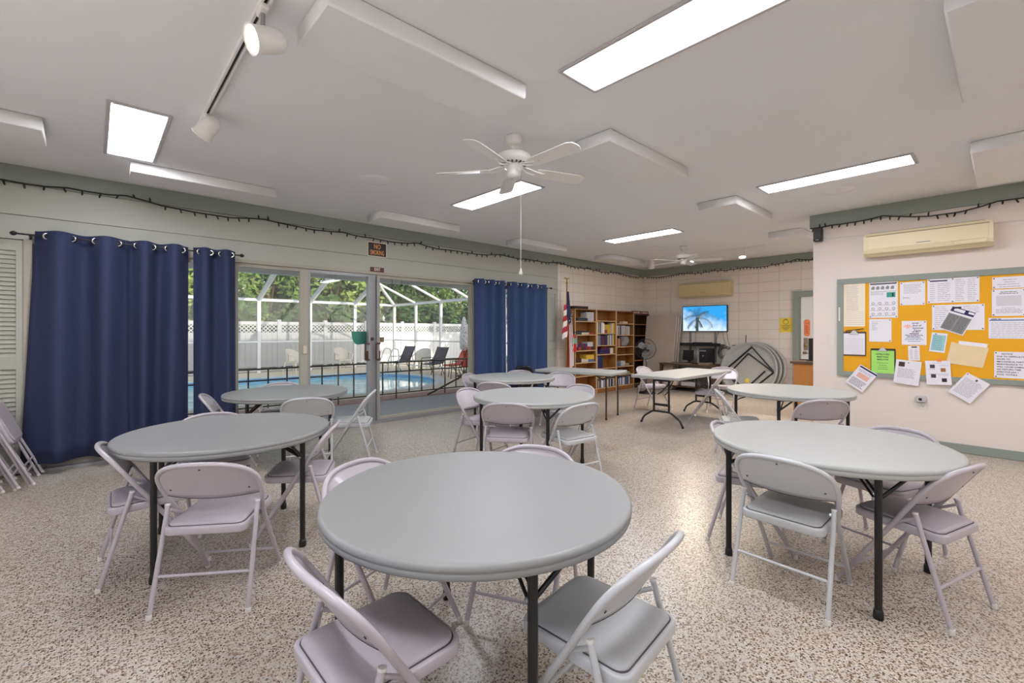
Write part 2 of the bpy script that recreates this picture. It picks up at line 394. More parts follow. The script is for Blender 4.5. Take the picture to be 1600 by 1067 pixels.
# ceiling trim band
t = MB(); t.b2(XL, XW, YW - .035, YW + .01, 2.8, H - .001); struct('trim_1', t, 'sage_dark', 'grey green ceiling band above the sliding glass')
t = MB(); t.b2(XW - .035, XW, 1.0, YW - .036, 2.8, H - .001); struct('trim_2', t, 'sage_dark', 'grey green ceiling band above the television')
t = MB(); t.b2(XB - .035, XB + .005, YR, 1.84, 2.8, H - .001); t.b2(XB + .005, XB + .2, 1.811, 1.84, 2.801, H - .002); struct('trim_3', t, 'sage_dark', 'grey green ceiling band above the notice board')
struct('baseboard_right', MB().b2(XB - .018, XB, YR, 1.81, 0, .1, bev=.004), 'sage_dark', 'grey green baseboard under the notice board')
struct('baseboard_far', MB().b2(XW - .018, XW, 2.98, YW - .02, 0, .1, bev=.004), 'sage_dark', 'grey green baseboard under the television')

def glazed(name, x0, x1, label, stile0=.05, stile1=.05, z1=2.235, y=YW + .06, m='frame_beige'):
    """one sliding glass panel in its frame"""
    r = bpy.data.objects.new(name, None); COL.objects.link(r); r.location = ((x0 + x1) / 2, y, 0); r['kind'] = 'structure'; r['label'] = label
    f = MB(); cx = (x0 + x1) / 2
    f.b2(x0 - cx, x0 + stile0 - cx, -.03, .03, .03, z1); f.b2(x1 - stile1 - cx, x1 - cx, -.03, .03, .03, z1)
    f.b2(x0 + stile0 - cx, x1 - stile1 - cx, -.028, .028, z1 - .045, z1); f.b2(x0 + stile0 - cx, x1 - stile1 - cx, -.028, .028, .03, .09)
    f.build('frame', m, r)
    g = MB(); g.b2(x0 + stile0 - cx, x1 - stile1 - cx, -.003, .003, .09, z1 - .045); g.build('glass_pane', 'pane_glass', r)
    return r
glazed('window_1', -.44, .42, 'sliding glass panel behind the wide navy curtain')
glazed('window_2', .42, 1.27, 'sliding glass panel behind the narrow navy curtain')
glazed('window_3', 1.27, 2.15, 'fixed glass panel beside the navy curtain', .05, .1)
w3 = bpy.data.objects['window_3']; lb_ = MB(); lb_.b2(.37, .42, -.055, -.03, 1.08, 1.19, bev=.004); lb_.build('latch_box', 'cream_box', w3)
glazed('window_4', 3.15, 4.98, 'wide fixed glass panel beside the glass door', .05, .07)
glazed('window_5', 4.98, 6.88, 'glass panel behind the blue curtains')
dr = glazed('door_1', 2.15, 3.14, 'sliding glass door to the pool', .03, .13, m='frame_grey')
for hx in (-.09 + .42, .5):
    hd = MB()
    hd.tube(fillet([(hx + .035, -.03, 1.2), (hx + .035, -.085, 1.2), (hx - .03, -.085, 1.2), (hx - .03, -.085, .96), (hx + .035, -.085, .96), (hx + .035, -.03, .96)], .012, 3), .013, 6)
    hd.box((hx + .02, -.06, 1.03), (.05, .02, .12), bev=.004); hd.build('door_handle', 'brown_handle', dr)
lk = MB(); lk.lathe([(0, 0), (.022, .002), (.026, .012), (.018, .016), (0, .016)], 12, 0, axis_to((.425, -.04, 1.27), (0, -1, 0))); lk.build('lock', 'dark_bronze', dr)
st = MB(); st.b2(3.135, 3.165, YW - .012, YW + .11, 0, 2.2); st.b2(3.0, 3.03, YW - .012, YW + .02, 0, 2.2); struct('trim_4', st, 'frame_grey', 'grey meeting post of the sliding glass')
hb = MB(); hb.b2(-.5, 6.88, YW + .002, YW + .13, 2.236, 2.278); struct('trim_5', hb, 'frame_beige', 'beige head frame over the sliding glass')
sl = MB(); sl.b2(-.5, 6.88, YW - .03, YW + .14, 0, .035); sl.b2(-.5, 6.88, YW + .025, YW + .095, .035, .05); struct('trim_6', sl, 'frame_grey', 'grey floor track of the sliding glass')
jb = MB(); jb.b2(-.5, -.44, YW - .01, YW + .14, 0, 2.27); jb.b2(6.86, 6.9, YW - .01, YW + .14, 0, 2.27); jb.b2(4.93, 4.985, YW - .008, YW + .1, .03, 2.2); struct('trim_7', jb, 'frame_beige', 'beige side posts of the sliding glass')

# louvred shutters
def shutter(x0, x1, label):
    t = thing('louvered_shutter', label, 'shutter', ((x0 + x1) / 2, YW + .025, .02)); cx = (x0 + x1) / 2
    f = MB(); a, b = x0 - cx, x1 - cx
    for xa, xb in ((a, a + .05), (b - .05, b)): f.b2(xa, xb, -.02, .02, 0, 2.24)
    for za, zb in ((0, .12), (1.0, 1.12), (2.14, 2.24)): f.b2(a, b, -.018, .018, za, zb)
    f.build('frame', 'sage_paint', t)
    s = MB(); Rx = Matrix.Rotation(math.radians(64), 3, 'X')
    for za, zb in ((.12, 1.0), (1.12, 2.14)):
        k = int((zb - za) / .042)
        for i in range(k): s.box((0, 0, za + (i + .5) * (zb - za) / k), (b - a - .09, .05, .007), 0, Rx)
    s.build('louver_slats', 'sage_paint', t)
shutter(-1.12, -.5, 'sage green louvered shutter beside the wide navy curtain')
shutter(6.9, 7.19, 'narrow sage green louvered shutter between blue curtain and flag')

# far door (white, with lites), its frame
r = bpy.data.objects.new('door_2', None); COL.objects.link(r); r.location = (XW, 2.45, 0); r['kind'] = 'structure'; r['label'] = 'white half glazed door in a sage frame'
f = MB(); f.b2(-.05, 0, .41, .53, 0, 2.2); f.b2(-.05, 0, -.55, -.43, 0, 2.2); f.b2(-.0495, 0, -.4295, .4095, 2.0805, 2.1995); f.b2(-.028, 0, .385, .41, 0, 2.08); f.build('door_frame', 'sage_dark', r)
f = MB(); f.b2(-.02, -.002, -.43, .385, 0, 2.08); f.build('door_leaf', 'white_paint', r)
f = MB(); f.b2(-.03, -.02, -.3, .17, 1.0, 1.95)
f.build('lite_frame', 'white_gloss', r)
f = MB()
for k in range(4): f.b2(-.034, -.03, -.27, .13, 1.03 + k * .225, 1.03 + k * .225 + .2)
emit('daylit_glass', '#f4f6f8', 1.1); f.build('window_lites', 'daylit_glass', r)  # lites glow by themselves, emission stands in for daylight behind them
f = MB(); f.lathe([(0, 0), (.032, 0), (.032, .012), (.012, .016), (.012, .04), (.028, .05), (.03, .07), (.018, .08), (0, .08)], 14, 0, axis_to((-.02, .31, .95), (-1, 0, 0))); f.build('door_knob', 'brass', r)
f = MB(); f.lathe([(0, 0), (.03, 0), (.028, .02), (0, .02)], 14, 0, axis_to((-.02, .31, 1.1), (-1, 0, 0))); f.build('deadbolt', 'brass', r)
f = MB(); f.b2(-.023, -.02, .26, .34, 1.0, 1.25); f.build('push_plate', 'tan_wood', r)
sg = thing('door_sign', 'orange paper sign with vertical lettering on the white door', 'sign', (XW - .021, 2.45 + .28, 1.28))
f = MB(); f.prism(rrect(.11, .34, .04), 0, .002, 0, frame((0, 0, .17), (0, -1, 0), (0, 0, 1))); f.build('sheet', 'orange_paper', sg)
text_mesh('lettering', 'Toilet', .1, 'ink_red', sg, frame((-.003, 0, .17), (0, 0, -1), (0, -1, 0)), bold=.001)

# ---------------------------------------------------------------- ceiling fittings
def acoustic(x0, x1, y0, y1, label):
    mb = MB(); cx, cy = (x0 + x1) / 2, (y0 + y1) / 2
    mb.slab([(x0, y0), (x1, y0), (x1, y1), (x0, y1)], H - .1, H - .002, .012)
    tag(mb.build('acoustic_panel', 'acoustic_cloth'), label, 'acoustic panel', 'fabric wrapped sound panels on the ceiling')
for a in ((-1.1, -.28, 4.83, 5.24, 'fabric wrapped ceiling panel in the corner above the leaning chairs'),
          (.25, 1.5, 5.5, 5.92, 'long ceiling panel above the wide navy curtain'),
          (2.76, 4.02, 5.53, 5.93, 'ceiling panel nearest the no smoking sign'),
          (5.34, 6.5, 5.56, 5.95, 'ceiling panel above the blue curtains'),
          (7.8, 9.06, 5.47, 5.9, 'ceiling panel above the bookcases'),
          (.78, 2.03, 2.08, 2.5, 'large ceiling panel between the spotlight track and the longest light'),
          (2.96, 4.22, 2.09, 2.51, 'ceiling panel just behind the near ceiling fan'),
          (5.5, 6.7, 2.13, 2.58, 'ceiling panel between the two slim lights past the near fan'),
          (7.98, 9.3, 2.12, 2.6, 'small looking ceiling panel beside the end of the cream wall'),
          (2.92, 4.17, -.24, .2, 'ceiling panel cut off by the upper corner of the photo'),
          (5.4, 6.73, -.22, .21, 'ceiling panel close to the grey band above the cream wall')): acoustic(*a)
def troffer(x0, x1, y0, y1, label):
    t = thing('ceiling_light', label, 'ceiling light', ((x0 + x1) / 2, (y0 + y1) / 2, H), 0, 'fluorescent ceiling lights')
    a, b = (x1 - x0) / 2, (y1 - y0) / 2; f = MB(); q = .028
    for xa, xb, ya, yb in ((-a - q, -a, -b - q, b + q), (a, a + q, -b - q, b + q), (-a, a, -b - q, -b), (-a, a, b, b + q)): f.b2(xa, xb, ya, yb, -.014, 0, bev=.004)
    f.build('frame', 'grey_box', t)
    g = MB(); g.b2(-a, a, -b, b, -.006, -.0005); g.build('diffuser', 'troffer_diffuser', t)
for a in ((.09, .4, 4.18, 5.38, 'short looking rectangular ceiling light beside the spotlight track'),
          (2.1, 2.41, .6, 1.82, 'large ceiling light running out of the top of the photo'),
          (3.31, 3.62, 3.46, 4.7, 'ceiling light behind the near fan blades'),
          (6.57, 6.88, 3.5, 4.76, 'slim distant ceiling light in front of the far fan'),
          (5.37, 5.67, .59, 1.84, 'slim ceiling light near the cream wall air conditioner'),
          (8.7, 9.0, .3, 1.55, 'added unseen ceiling light over the counter behind the wall end'),  # this and the next four are unseen lights added to brighten the room
          (8.7, 9.0, -1.7, -.45, 'added unseen ceiling light over the hidden alcove end'),
          (-.4, -.09, .2, 1.42, 'added unseen ceiling light over the corner behind the camera'),
          (2.1, 2.41, -2.2, -1.0, 'added unseen ceiling light over the camera side of the room'),
          (5.37, 5.67, -2.2, -.95, 'added ceiling light over the unseen end of the cream wall')): troffer(*a)
for x, y, lb in ((2.17, 4.48, 'round white ceiling speaker between the spotlight track and the near fan'), (6.15, 1.29, 'round white ceiling speaker beside the slim light by the cream wall')):
    t = thing('ceiling_speaker', lb, 'speaker', (x, y, H))
    f = MB(); f.lathe([(.085, -.012), (.1, -.014), (.16, -.006), (.165, 0)], 32); f.build('trim_ring', 'ceiling_paint', t)
    f = MB(); f.lathe([(0, -.012), (.085, -.009), (.086, 0)], 28); f.build('grille', 'grey_box', t)
tag(MB().b2(7.72, 8.02, 4.42, 4.62, H - .01, H, bev=.004).build('ceiling_vent', 'white_paint'), 'small flat white ceiling vent ahead of the far fan', 'vent')

def ceiling_fan(x, y, a0, label, chain, rb=.66, light=False):
    t = thing('ceiling_fan', label, 'ceiling fan', (x, y, H))
    f = MB(); f.lathe([(0, 0), (.062, 0), (.066, -.02), (.06, -.055), (.04, -.075), (.018, -.078)], 24); f.build('canopy', 'white_gloss', t)
    f = MB(); f.tube([(0, 0, -.07), (0, 0, -.15)], .011, 10); f.build('downrod', 'white_gloss', t)
    f = MB(); f.lathe([(.015, -.135), (.1, -.145), (.135, -.165), (.138, -.2), (.115, -.225), (.09, -.232), (.06, -.235)], 32); f.build('motor_housing', 'white_gloss', t)
    v = MB()
    for k in range(18):
        q = k * PI / 9; v.box((.093 * math.cos(q), .093 * math.sin(q), -.233), (.022, .01, .02), 0, q)
    v.build('vent_slots', 'dark_grey', t)
    f = MB(); f.lathe([(.07, -.232), (.075, -.262), (.06, -.27), (.055, -.3), (.06, -.31), (.05, -.335), (0, -.34)], 24); f.build('switch_housing', 'white_gloss', t)
    for k in range(5):
        q = math.radians(a0 + 72 * k); R = Matrix.Rotation(q, 4, 'Z'); P = Matrix.Rotation(math.radians(-12), 4, 'X')
        bl = MB(); poly = [(.2, -.05), (.26, -.058), (rb - .06, -.068), (rb - .015, -.05), (rb, -.01), (rb, .02), (rb - .015, .055), (rb - .06, .068), (.26, .058), (.2, .05)]
        bl.prism(poly, -.003, .003, 0, R @ Tm(0, 0, -.27) @ P); bo = bl.build('blade', 'white_gloss', t)
        br = MB()
        for s in (-1, 1): br.tube([R @ Vector(p) for p in ((.07, s * .012, -.245), (.12, s * .038, -.262), (.18, s * .036, -.275), (.25, s * .012, -.277))], .007, 6)
        br.prism([(.2, -.03), (.28, -.012), (.28, .012), (.2, .03)], -.009, -.004, 0, R @ Tm(0, 0, -.27) @ P); br.build('blade_bracket', 'white_gloss', bo)
    if chain:
        c = MB(); c.tube([(.05, -.03, -.3), (.05, -.03, -1.09)], .0025, 5); c.build('pull_chain', 'cord_white', t)
        c = MB(); c.lathe([(0, 0), (.006, -.004), (.012, -.03), (.019, -.045), (.015, -.055), (0, -.057)], 12, 0, Tm(.05, -.03, -1.07)); c.build('chain_pull', 'cord_white', t)
ceiling_fan(2.51, 2.71, 25 - 42.6, 'white five-blade ceiling fan nearest the middle, with long pull chain', True)
ceiling_fan(8.13, 4.1, 10, 'white ceiling fan at the far end in front of the television wall', False)

def track(x, y0, y1, label):
    t = thing('light_track', label, 'light track', (x, (y0 + y1) / 2, H)); b = (y1 - y0) / 2
    f = MB(); f.b2(-.02, -.009, -b, b, -.03, 0); f.b2(.009, .02, -b, b, -.03, 0); f.b2(-.009, .009, -b, b, -.008, 0); f.b2(-.02, .02, -b - .012, -b, -.03, 0); f.b2(-.02, .02, b, b + .012, -.03, 0); f.build('rail', 'white_gloss', t)
    f = MB(); f.b2(-.009, .009, -b, b, -.012, -.008); f.build('slot', 'black_plastic', t)
def spot(x, y, d, label, lit=True, drop=.1, watt=None):
    t = thing('spotlight', label, 'spotlight', (x, y, H - .03), 0, 'track spotlights')
    f = MB(); f.box((0, 0, -.008), (.036, .1, .03), bev=.006); f.build('adapter', 'white_gloss', t)
    f = MB(); f.tube([(0, 0, -.02), (0, 0, -drop)], .011, 10); f.build('stem', 'frame_grey', t)
    d = Vector(d).normalized(); c = Vector((0, 0, -drop - .05)); M = axis_to(c - d * .03, d)
    f = MB(); f.lathe([(0, -.085), (.03, -.08), (.052, -.06), (.06, -.03), (.062, .05), (.068, .078), (.072, .085), (.066, .088), (.055, .07), (.05, .06)], 28, 0, M); f.build('lamp_head', 'white_gloss', t)
    f = MB(); f.lathe([(0, .066), (.052, .062), (.052, .058)], 24, 0, M); f.build('bulb_face', 'bulb_warm' if lit else 'white_gloss', t)
    if lit:
        L = bpy.data.lights.new('spot_beam', 'SPOT'); L.energy = watt or SPOT_WATT; L.color = (1, .84, .64); L.spot_size = math.radians(110); L.spot_blend = .8; L.shadow_soft_size = .045
        o = bpy.data.objects.new('spot_beam', L); COL.objects.link(o); o.parent = t; o.matrix_local = axis_to(c + d * .07, -d)
track(.6, 1.2, 4.26, 'white ceiling track carrying the two near spotlights')
spot(.6, 2.43, (-.78, -.1, -.32), 'lit white spotlight nearest the camera, lamp face showing')
spot(.6, 3.92, (-.5, .6, -.75), 'second white spotlight at the end of the near track, seen from behind', False, .05)
track(9.05, 3.0, 5.9, 'thin white ceiling track behind the far ceiling fan')
spot(9.05, 3.4, (-.3, -.15, -1), 'lit spotlight on the far track beside the cream wall end', drop=.06)
spot(9.05, 4.42, (-.45, -.35, -1), 'lit spotlight showing just below the far fan hub', drop=.06)
spot(9.05, 5.3, (.4, .3, -1), 'unlit white spotlight on the far track above the clock bookcase', False, .06)

# mini light strings
bulb_me = None
def light_string(label, pts, side, nb, seed):
    global bulb_me
    rnd = random.Random(seed); P = []
    for i in range(len(pts) - 1):
        a, b = Vector(pts[i]), Vector(pts[i + 1]); k = max(2, int((b - a).length / .12))
        for j in range(k):
            u = j / k; p = a.lerp(b, u); p.z -= .035 * math.sin(PI * u) * min(1, (b - a).length); p.z += rnd.uniform(-.005, .005); P.append(p)
    P.append(Vector(pts[-1])); o0 = P[len(P) // 2].copy()
    t = thing('string_lights', label, 'string lights', o0, 0, None)
    f = MB(); f.tube([p - o0 for p in P], .0075, 5); f.build('cable', 'cable_black', t)
    if bulb_me is None:
        q = MB(); q.tube([(0, 0, 0), (0, 0, .038), (0, 0, .05)], [.0085, .0085, .003], 6); qo = q.build('bulb', 'cable_black', t); bulb_me = qo.data; bpy.data.objects.remove(qo)
    for i in range(nb):
        s = (i + .5) / nb * (len(P) - 1); j = int(s); p = P[j].lerp(P[j + 1], s - j) - o0
        o = bpy.data.objects.new('bulb', bulb_me); COL.objects.link(o); o.parent = t
        o.location = p; o.rotation_euler = (PI * rnd.choice((0, 1, 1, 1)) + rnd.uniform(-.4, .4), rnd.uniform(-.4, .4), 0)
yy = YW - .045
light_string('black mini light string drooping along the sage wall above the glass doors', [(-1.1, yy, 2.83), (-.65, yy, 2.81), (-.2, yy, 2.82), (.26, yy, 2.84), (.85, yy, 2.77), (1.6, yy, 2.81), (2.6, yy, 2.79), (3.05, yy, 2.77), (3.8, yy, 2.79), (4.6, yy, 2.76), (5.57, yy, 2.81), (6.3, yy, 2.8), (7.18, yy - .01, 2.83), (8.2, yy, 2.79), (9.3, yy, 2.8), (10.5, yy, 2.78)], 0, 100, 1)
xx = XW - .045
light_string('black mini light string along the top of the television wall', [(xx, 6.35, 2.78), (xx, 5.4, 2.79), (xx, 4.6, 2.78), (xx, 3.9, 2.79), (xx, 3.2, 2.8), (xx, 2.9, 2.85), (xx, 2.3, 2.8)], 1, 60, 2)
xx = XB - .045
light_string('black mini light string above the cream wall air conditioner', [(xx, 1.83, 2.79), (xx, 1.6, 2.8), (xx, 1.05, 2.83), (xx, .75, 2.76), (xx, .37, 2.74), (xx, .07, 2.8), (xx, -.4, 2.83)], 1, 26, 3)

# ---------------------------------------------------------------- curtains
def curtain(x0, x1, z0, z1, waves, amp, mt, label, seed, flare=0.0, y=YW - .13):
    rnd = random.Random(seed); t = thing('curtain', label, 'curtain', ((x0 + x1) / 2, y, z0)); cx = (x0 + x1) / 2
    nx, nz = waves * 14, 14; ph = rnd.uniform(0, 1); j1 = [rnd.uniform(-.35, .35) for _ in range(waves + 2)]
    def pt(i, k):
        u = i / nx; h = k / nz; d = 1 - h
        x = x0 + (x1 - x0) * u - cx
        if flare: x += flare * d * (1 - u) ** 3
        w = u * waves; a = amp * (1 + j1[int(w)] * d) ; fold = a * math.cos(2 * PI * w + ph * d + .6 * d * math.sin(5 * u + seed))
        fold += .012 * d * math.sin(2 * PI * w * 2.3 + seed)
        return x, fold, (z1 - z0) * h
    vs = []; fs = []
    for side in (0, 1):
        for i in range(nx + 1):
            for k in range(nz + 1):
                x, f_, z = pt(i, k); vs.append((x, f_ + side * .006, z))
    N = (nx + 1) * (nz + 1); ix = lambda s, i, k: s * N + i * (nz + 1) + k
    for i in range(nx):
        for k in range(nz):
            fs.append((ix(0, i, k), ix(0, i + 1, k), ix(0, i + 1, k + 1), ix(0, i, k + 1))); fs.append((ix(1, i, k), ix(1, i, k + 1), ix(1, i + 1, k + 1), ix(1, i + 1, k)))
    for k in range(nz):
        fs.append((ix(0, 0, k), ix(0, 0, k + 1), ix(1, 0, k + 1), ix(1, 0, k))); fs.append((ix(0, nx, k), ix(1, nx, k), ix(1, nx, k + 1), ix(0, nx, k + 1)))
    for i in range(nx):
        fs.append((ix(0, i, nz), ix(0, i + 1, nz), ix(1, i + 1, nz), ix(1, i, nz))); fs.append((ix(0, i, 0), ix(1, i, 0), ix(1, i + 1, 0), ix(0, i + 1, 0)))
    MB().add(vs, fs, 0, True).build('cloth', mt, t)
    for k in range(2 * waves):
        u = (k + .5) / (2 * waves); x = x0 + (x1 - x0) * u - cx; s = math.sin(2 * PI * u * waves)
        g = MB(); ring = [(.027 * math.cos(q), .027 * math.sin(q), 0) for q in [2 * PI * i / 16 for i in range(16)]]
        M = axis_to((x, .003, z1 - z0 - .052), (.35 * s, -.93, 0)); g.tube([M @ Vector(p) for p in ring], .0095, 6, closed=True)
        g.build('grommet', 'chrome', t)
curtain(-.42, .275, .11, 2.355, 2, .085, 'navy_cloth', 'wide navy curtain panel nearest the louvered shutter', 3, -.1)
curtain(.275, .8, .05, 2.35, 2, .08, 'navy_cloth', 'middle navy curtain panel just before the slit of light', 5)
curtain(.845, 1.265, .05, 2.35, 2, .06, 'navy_cloth', 'narrow navy curtain panel touching the uncovered glass', 7)
curtain(4.93, 5.66, .05, 2.31, 3, .05, 'navy_light', 'blue curtain panel beside the glass, before the slit of light', 9)
curtain(5.7, 6.8, .05, 2.31, 4, .05, 'navy_light', 'wider blue curtain panel beside the narrow shutter', 11)
def rod(x0, x1, z, label, y=YW - .13):
    t = thing('curtain_rod', label, 'curtain rod', ((x0 + x1) / 2, y, z)); a = (x1 - x0) / 2
    f = MB(); f.tube([(-a, 0, 0), (a, 0, 0)], .008, 8); f.build('rod', 'black_metal', t)
    for s in (-1, 1):
        f = MB(); f.lathe([(0, 0), (.012, .003), (.022, .02), (.02, .035), (.008, .048), (0, .05)], 12, 0, axis_to((s * a, 0, 0), (s, 0, 0))); f.build('finial', 'black_metal', t)
        f = MB(); f.tube([(s * (a - .08), 0, -.012), (s * (a - .08), .13, -.012)], .006, 6); f.box((s * (a - .08), .127, -.02), (.02, .006, .06)); f.build('bracket', 'black_metal', t)
rod(-.53, 1.3, 2.303, 'black curtain rod with round finials over the navy curtains')
rod(4.9, 6.84, 2.258, 'black curtain rod over the blue curtains')

# signs on the header
t = thing('no_smoking_sign', 'black sign reading no smoking in orange letters', 'sign', (3.14, YW - .002, 2.5))
f = MB(); f.b2(-.155, .155, -.006, 0, 0, .22, bev=.002); f.build('border', 'paper_cream', t)
f = MB(); f.b2(-.143, .143, -.008, -.005, .012, .208); f.build('panel', 'sign_black', t)
text_mesh('lettering', 'NO', .1, 'sign_orange', t, frame((0, -.0085, .15), (1, 0, 0), (0, 0, 1)), sx=.7, bold=.0015)
text_mesh('lettering', 'SMOKING', .1, 'sign_orange', t, frame((0, -.0085, .06), (1, 0, 0), (0, 0, 1)), sx=.5, bold=.0012)
t = thing('exit_sign', 'small dark red exit sticker above the glass door post', 'sign', (3.14, YW - .002, 2.275))
f = MB(); f.b2(-.11, .11, -.005, 0, 0, .068, bev=.002); f.build('panel', 'exit_red', t)
text_mesh('lettering', 'EXIT', .06, 'paper_cream', t, frame((0, -.0055, .034), (1, 0, 0), (0, 0, 1)), sx=.8, bold=.001)

# ---------------------------------------------------------------- folding chairs (local +x is forward, origin on the floor)
def mainline(z):   # slanted main tube, from front foot up to the back
    return .245 - .49 * z / .76
def chair_proto(kind):
    mm, vv = ('lavender_metal', 'lavender_vinyl') if kind == 'lavender' else ('grey_metal', 'grey_vinyl')
    t = thing('folding_chair', '', 'chair')
    def mp(y, z): return (mainline(z), y, z)
    A_, B_, Z0, BOW = .236, .138, .6, .034
    def arch(t):
        y = A_ * math.copysign(abs(math.cos(t)) ** .76, math.cos(t)); z = Z0 + B_ * abs(math.sin(t)) ** .76
        return (mainline(z) - BOW * (1 - (y / A_) ** 2), y, z)
    leg = fillet([mp(.2, .012), mp(.205, .43), mp(.23, .54), mp(A_, Z0 - .001)], {1: .4, 2: .3}, 5)
    path = leg + [Vector(arch(PI * i / 28)) for i in range(1, 28)] + [Vector((p[0], -p[1], p[2])) for p in leg[::-1]]
    f = MB(); f.tube(path, .0122, 10, 0); f.build('frame', mm, t)
    # curved back panel inside the hoop
    vs = []; fs = []; nx, nz = 20, 8
    for side in (0, 1):
        for i in range(nx + 1):
            for k in range(nz + 1):
                u = -1 + 2 * i / nx; h = k / nz
                zt = Z0 + B_ * max(0, 1 - abs(u) ** 2.63) ** .38; zb = .548 - .016 * (1 - u * u)
                z = zb + (zt - zb) * h; wy = A_ if z > Z0 else .23 + (z - .54) * .1
                vs.append((mainline(z) - BOW * (1 - u * u) * 1.1 - .003 + (.004 if side else 0), u * wy * .985, z))
    N = (nx + 1) * (nz + 1); ix = lambda s, i, k: s * N + i * (nz + 1) + k
    for i in range(nx):
        for k in range(nz):
            fs.append((ix(0, i, k), ix(0, i, k + 1), ix(0, i + 1, k + 1), ix(0, i + 1, k))); fs.append((ix(1, i, k), ix(1, i + 1, k), ix(1, i + 1, k + 1), ix(1, i, k + 1)))
        for k, s in ((0, 0), (nz, 1)):
            q = (ix(0, i, k), ix(0, i + 1, k), ix(1, i + 1, k), ix(1, i, k)); fs.append(q if s == 0 else q[::-1])
    bo = MB().add(vs, fs, 0, True).build('backrest', mm, t)
    hm = MB(); hm.tube([(mainline(.548 - .016 * (1 - u * u)) - BOW * 1.1 * (1 - u * u), u * .228, .547 - .016 * (1 - u * u)) for u in [-1 + i / 6 for i in range(13)]], .0035, 6); hm.build('hem', 'seam_dark', bo)
    for y, z in ((0, .71), (.185, .585), (-.185, .585)):
        s = MB(); u = y / .232; s.lathe([(0, 0), (.005, .0005), (.0045, .003), (0, .0035)], 8, 0, axis_to((mainline(z) - .004 - BOW * 1.1 * (1 - u * u), y, z), (-.84, 0, -.54))); s.build('screw', 'seam_dark', bo)
    # seat pan, seam, cushion
    po = rrect(.395, .385, .055, 5, .04); P = Tm(-.005, 0, 0) @ Matrix.Rotation(math.radians(-2.5), 4, 'Y')
    f = MB(); f.slab(po, .388, .43, .008, 0, P); so = f.build('seat', mm, t)
    f = MB(); f.slab(rrect(.368, .358, .05, 5, .036), .426, .4325, .002, 0, P); f.build('seam', 'seam_dark', so)
    f = MB(); vs = []; fs = []; R = rrect(.36, .35, .05, 6, .036); n = len(R)
    for sc, z in ((1, .43), (1, .436), (.975, .4415), (.9, .445), (.6, .4485), (.25, .4495)):
        for x, y in R: vs.append(P @ Vector((x * sc, y * sc, z)))
    for j in range(5):
        for i in range(n): fs.append((j * n + i, j * n + (i + 1) % n, (j + 1) * n + (i + 1) % n, (j + 1) * n + i))
    fs.append(tuple(range(5 * n, 6 * n))); f.add(vs, fs, 0, True); f.build('cushion', vv, so)
    for s in (-1, 1):
        f = MB(); f.tube([(-.118, s * .213, .5), (-.14, s * .215, .42), (-.255, s * .222, .012)], .0112, 10)
        lo = f.build('rear_leg', mm, t)
        f = MB(); f.tube([(-.118, s * .213, .498), (-.1165, s * .213, .506)], .0125, 10); f.build('cap', 'foot_rubber', lo)
        f = MB(); f.lathe([(.0125, 0), (.0135, .004), (.013, .022), (.0118, .024)], 10, 0, Tm(-.257, s * .2225, 0)); f.build('foot_cap', 'foot_rubber', lo)
        f = MB(); f.lathe([(.0125, 0), (.0135, .004), (.013, .022), (.0118, .024)], 10, 0, Tm(mainline(.01), s * .2, 0)); f.build('foot_cap', 'foot_rubber', t)
        f = MB(); f.tube([(-.122, s * .2, .478), (-.03, s * .196, .425)], .008, 6); f.build('hinge_link', mm, t)
    f = MB(); f.tube([(-.206, -.22, .18), (-.206, .22, .18)], .008, 8); f.build('crossbar', mm, t)
    f = MB(); f.tube([(mainline(.12), -.2, .12), (mainline(.12), .2, .12)], .008, 8); f.build('crossbar', mm, t)
    return t
CP = {}
def chair(kind, x, y, rz, label, group):
    if kind not in CP:
        CP[kind] = chair_proto(kind); r = CP[kind]; r.location = (x, y, 0); r.rotation_euler = (0, 0, math.radians(rz)); r['label'] = label; r['group'] = group
        return r
    return dup(CP[kind], (x, y, 0), math.radians(rz), label, group)
GR = 'folding chairs around the round tables'
L_, G_ = 'lavender', 'grey'
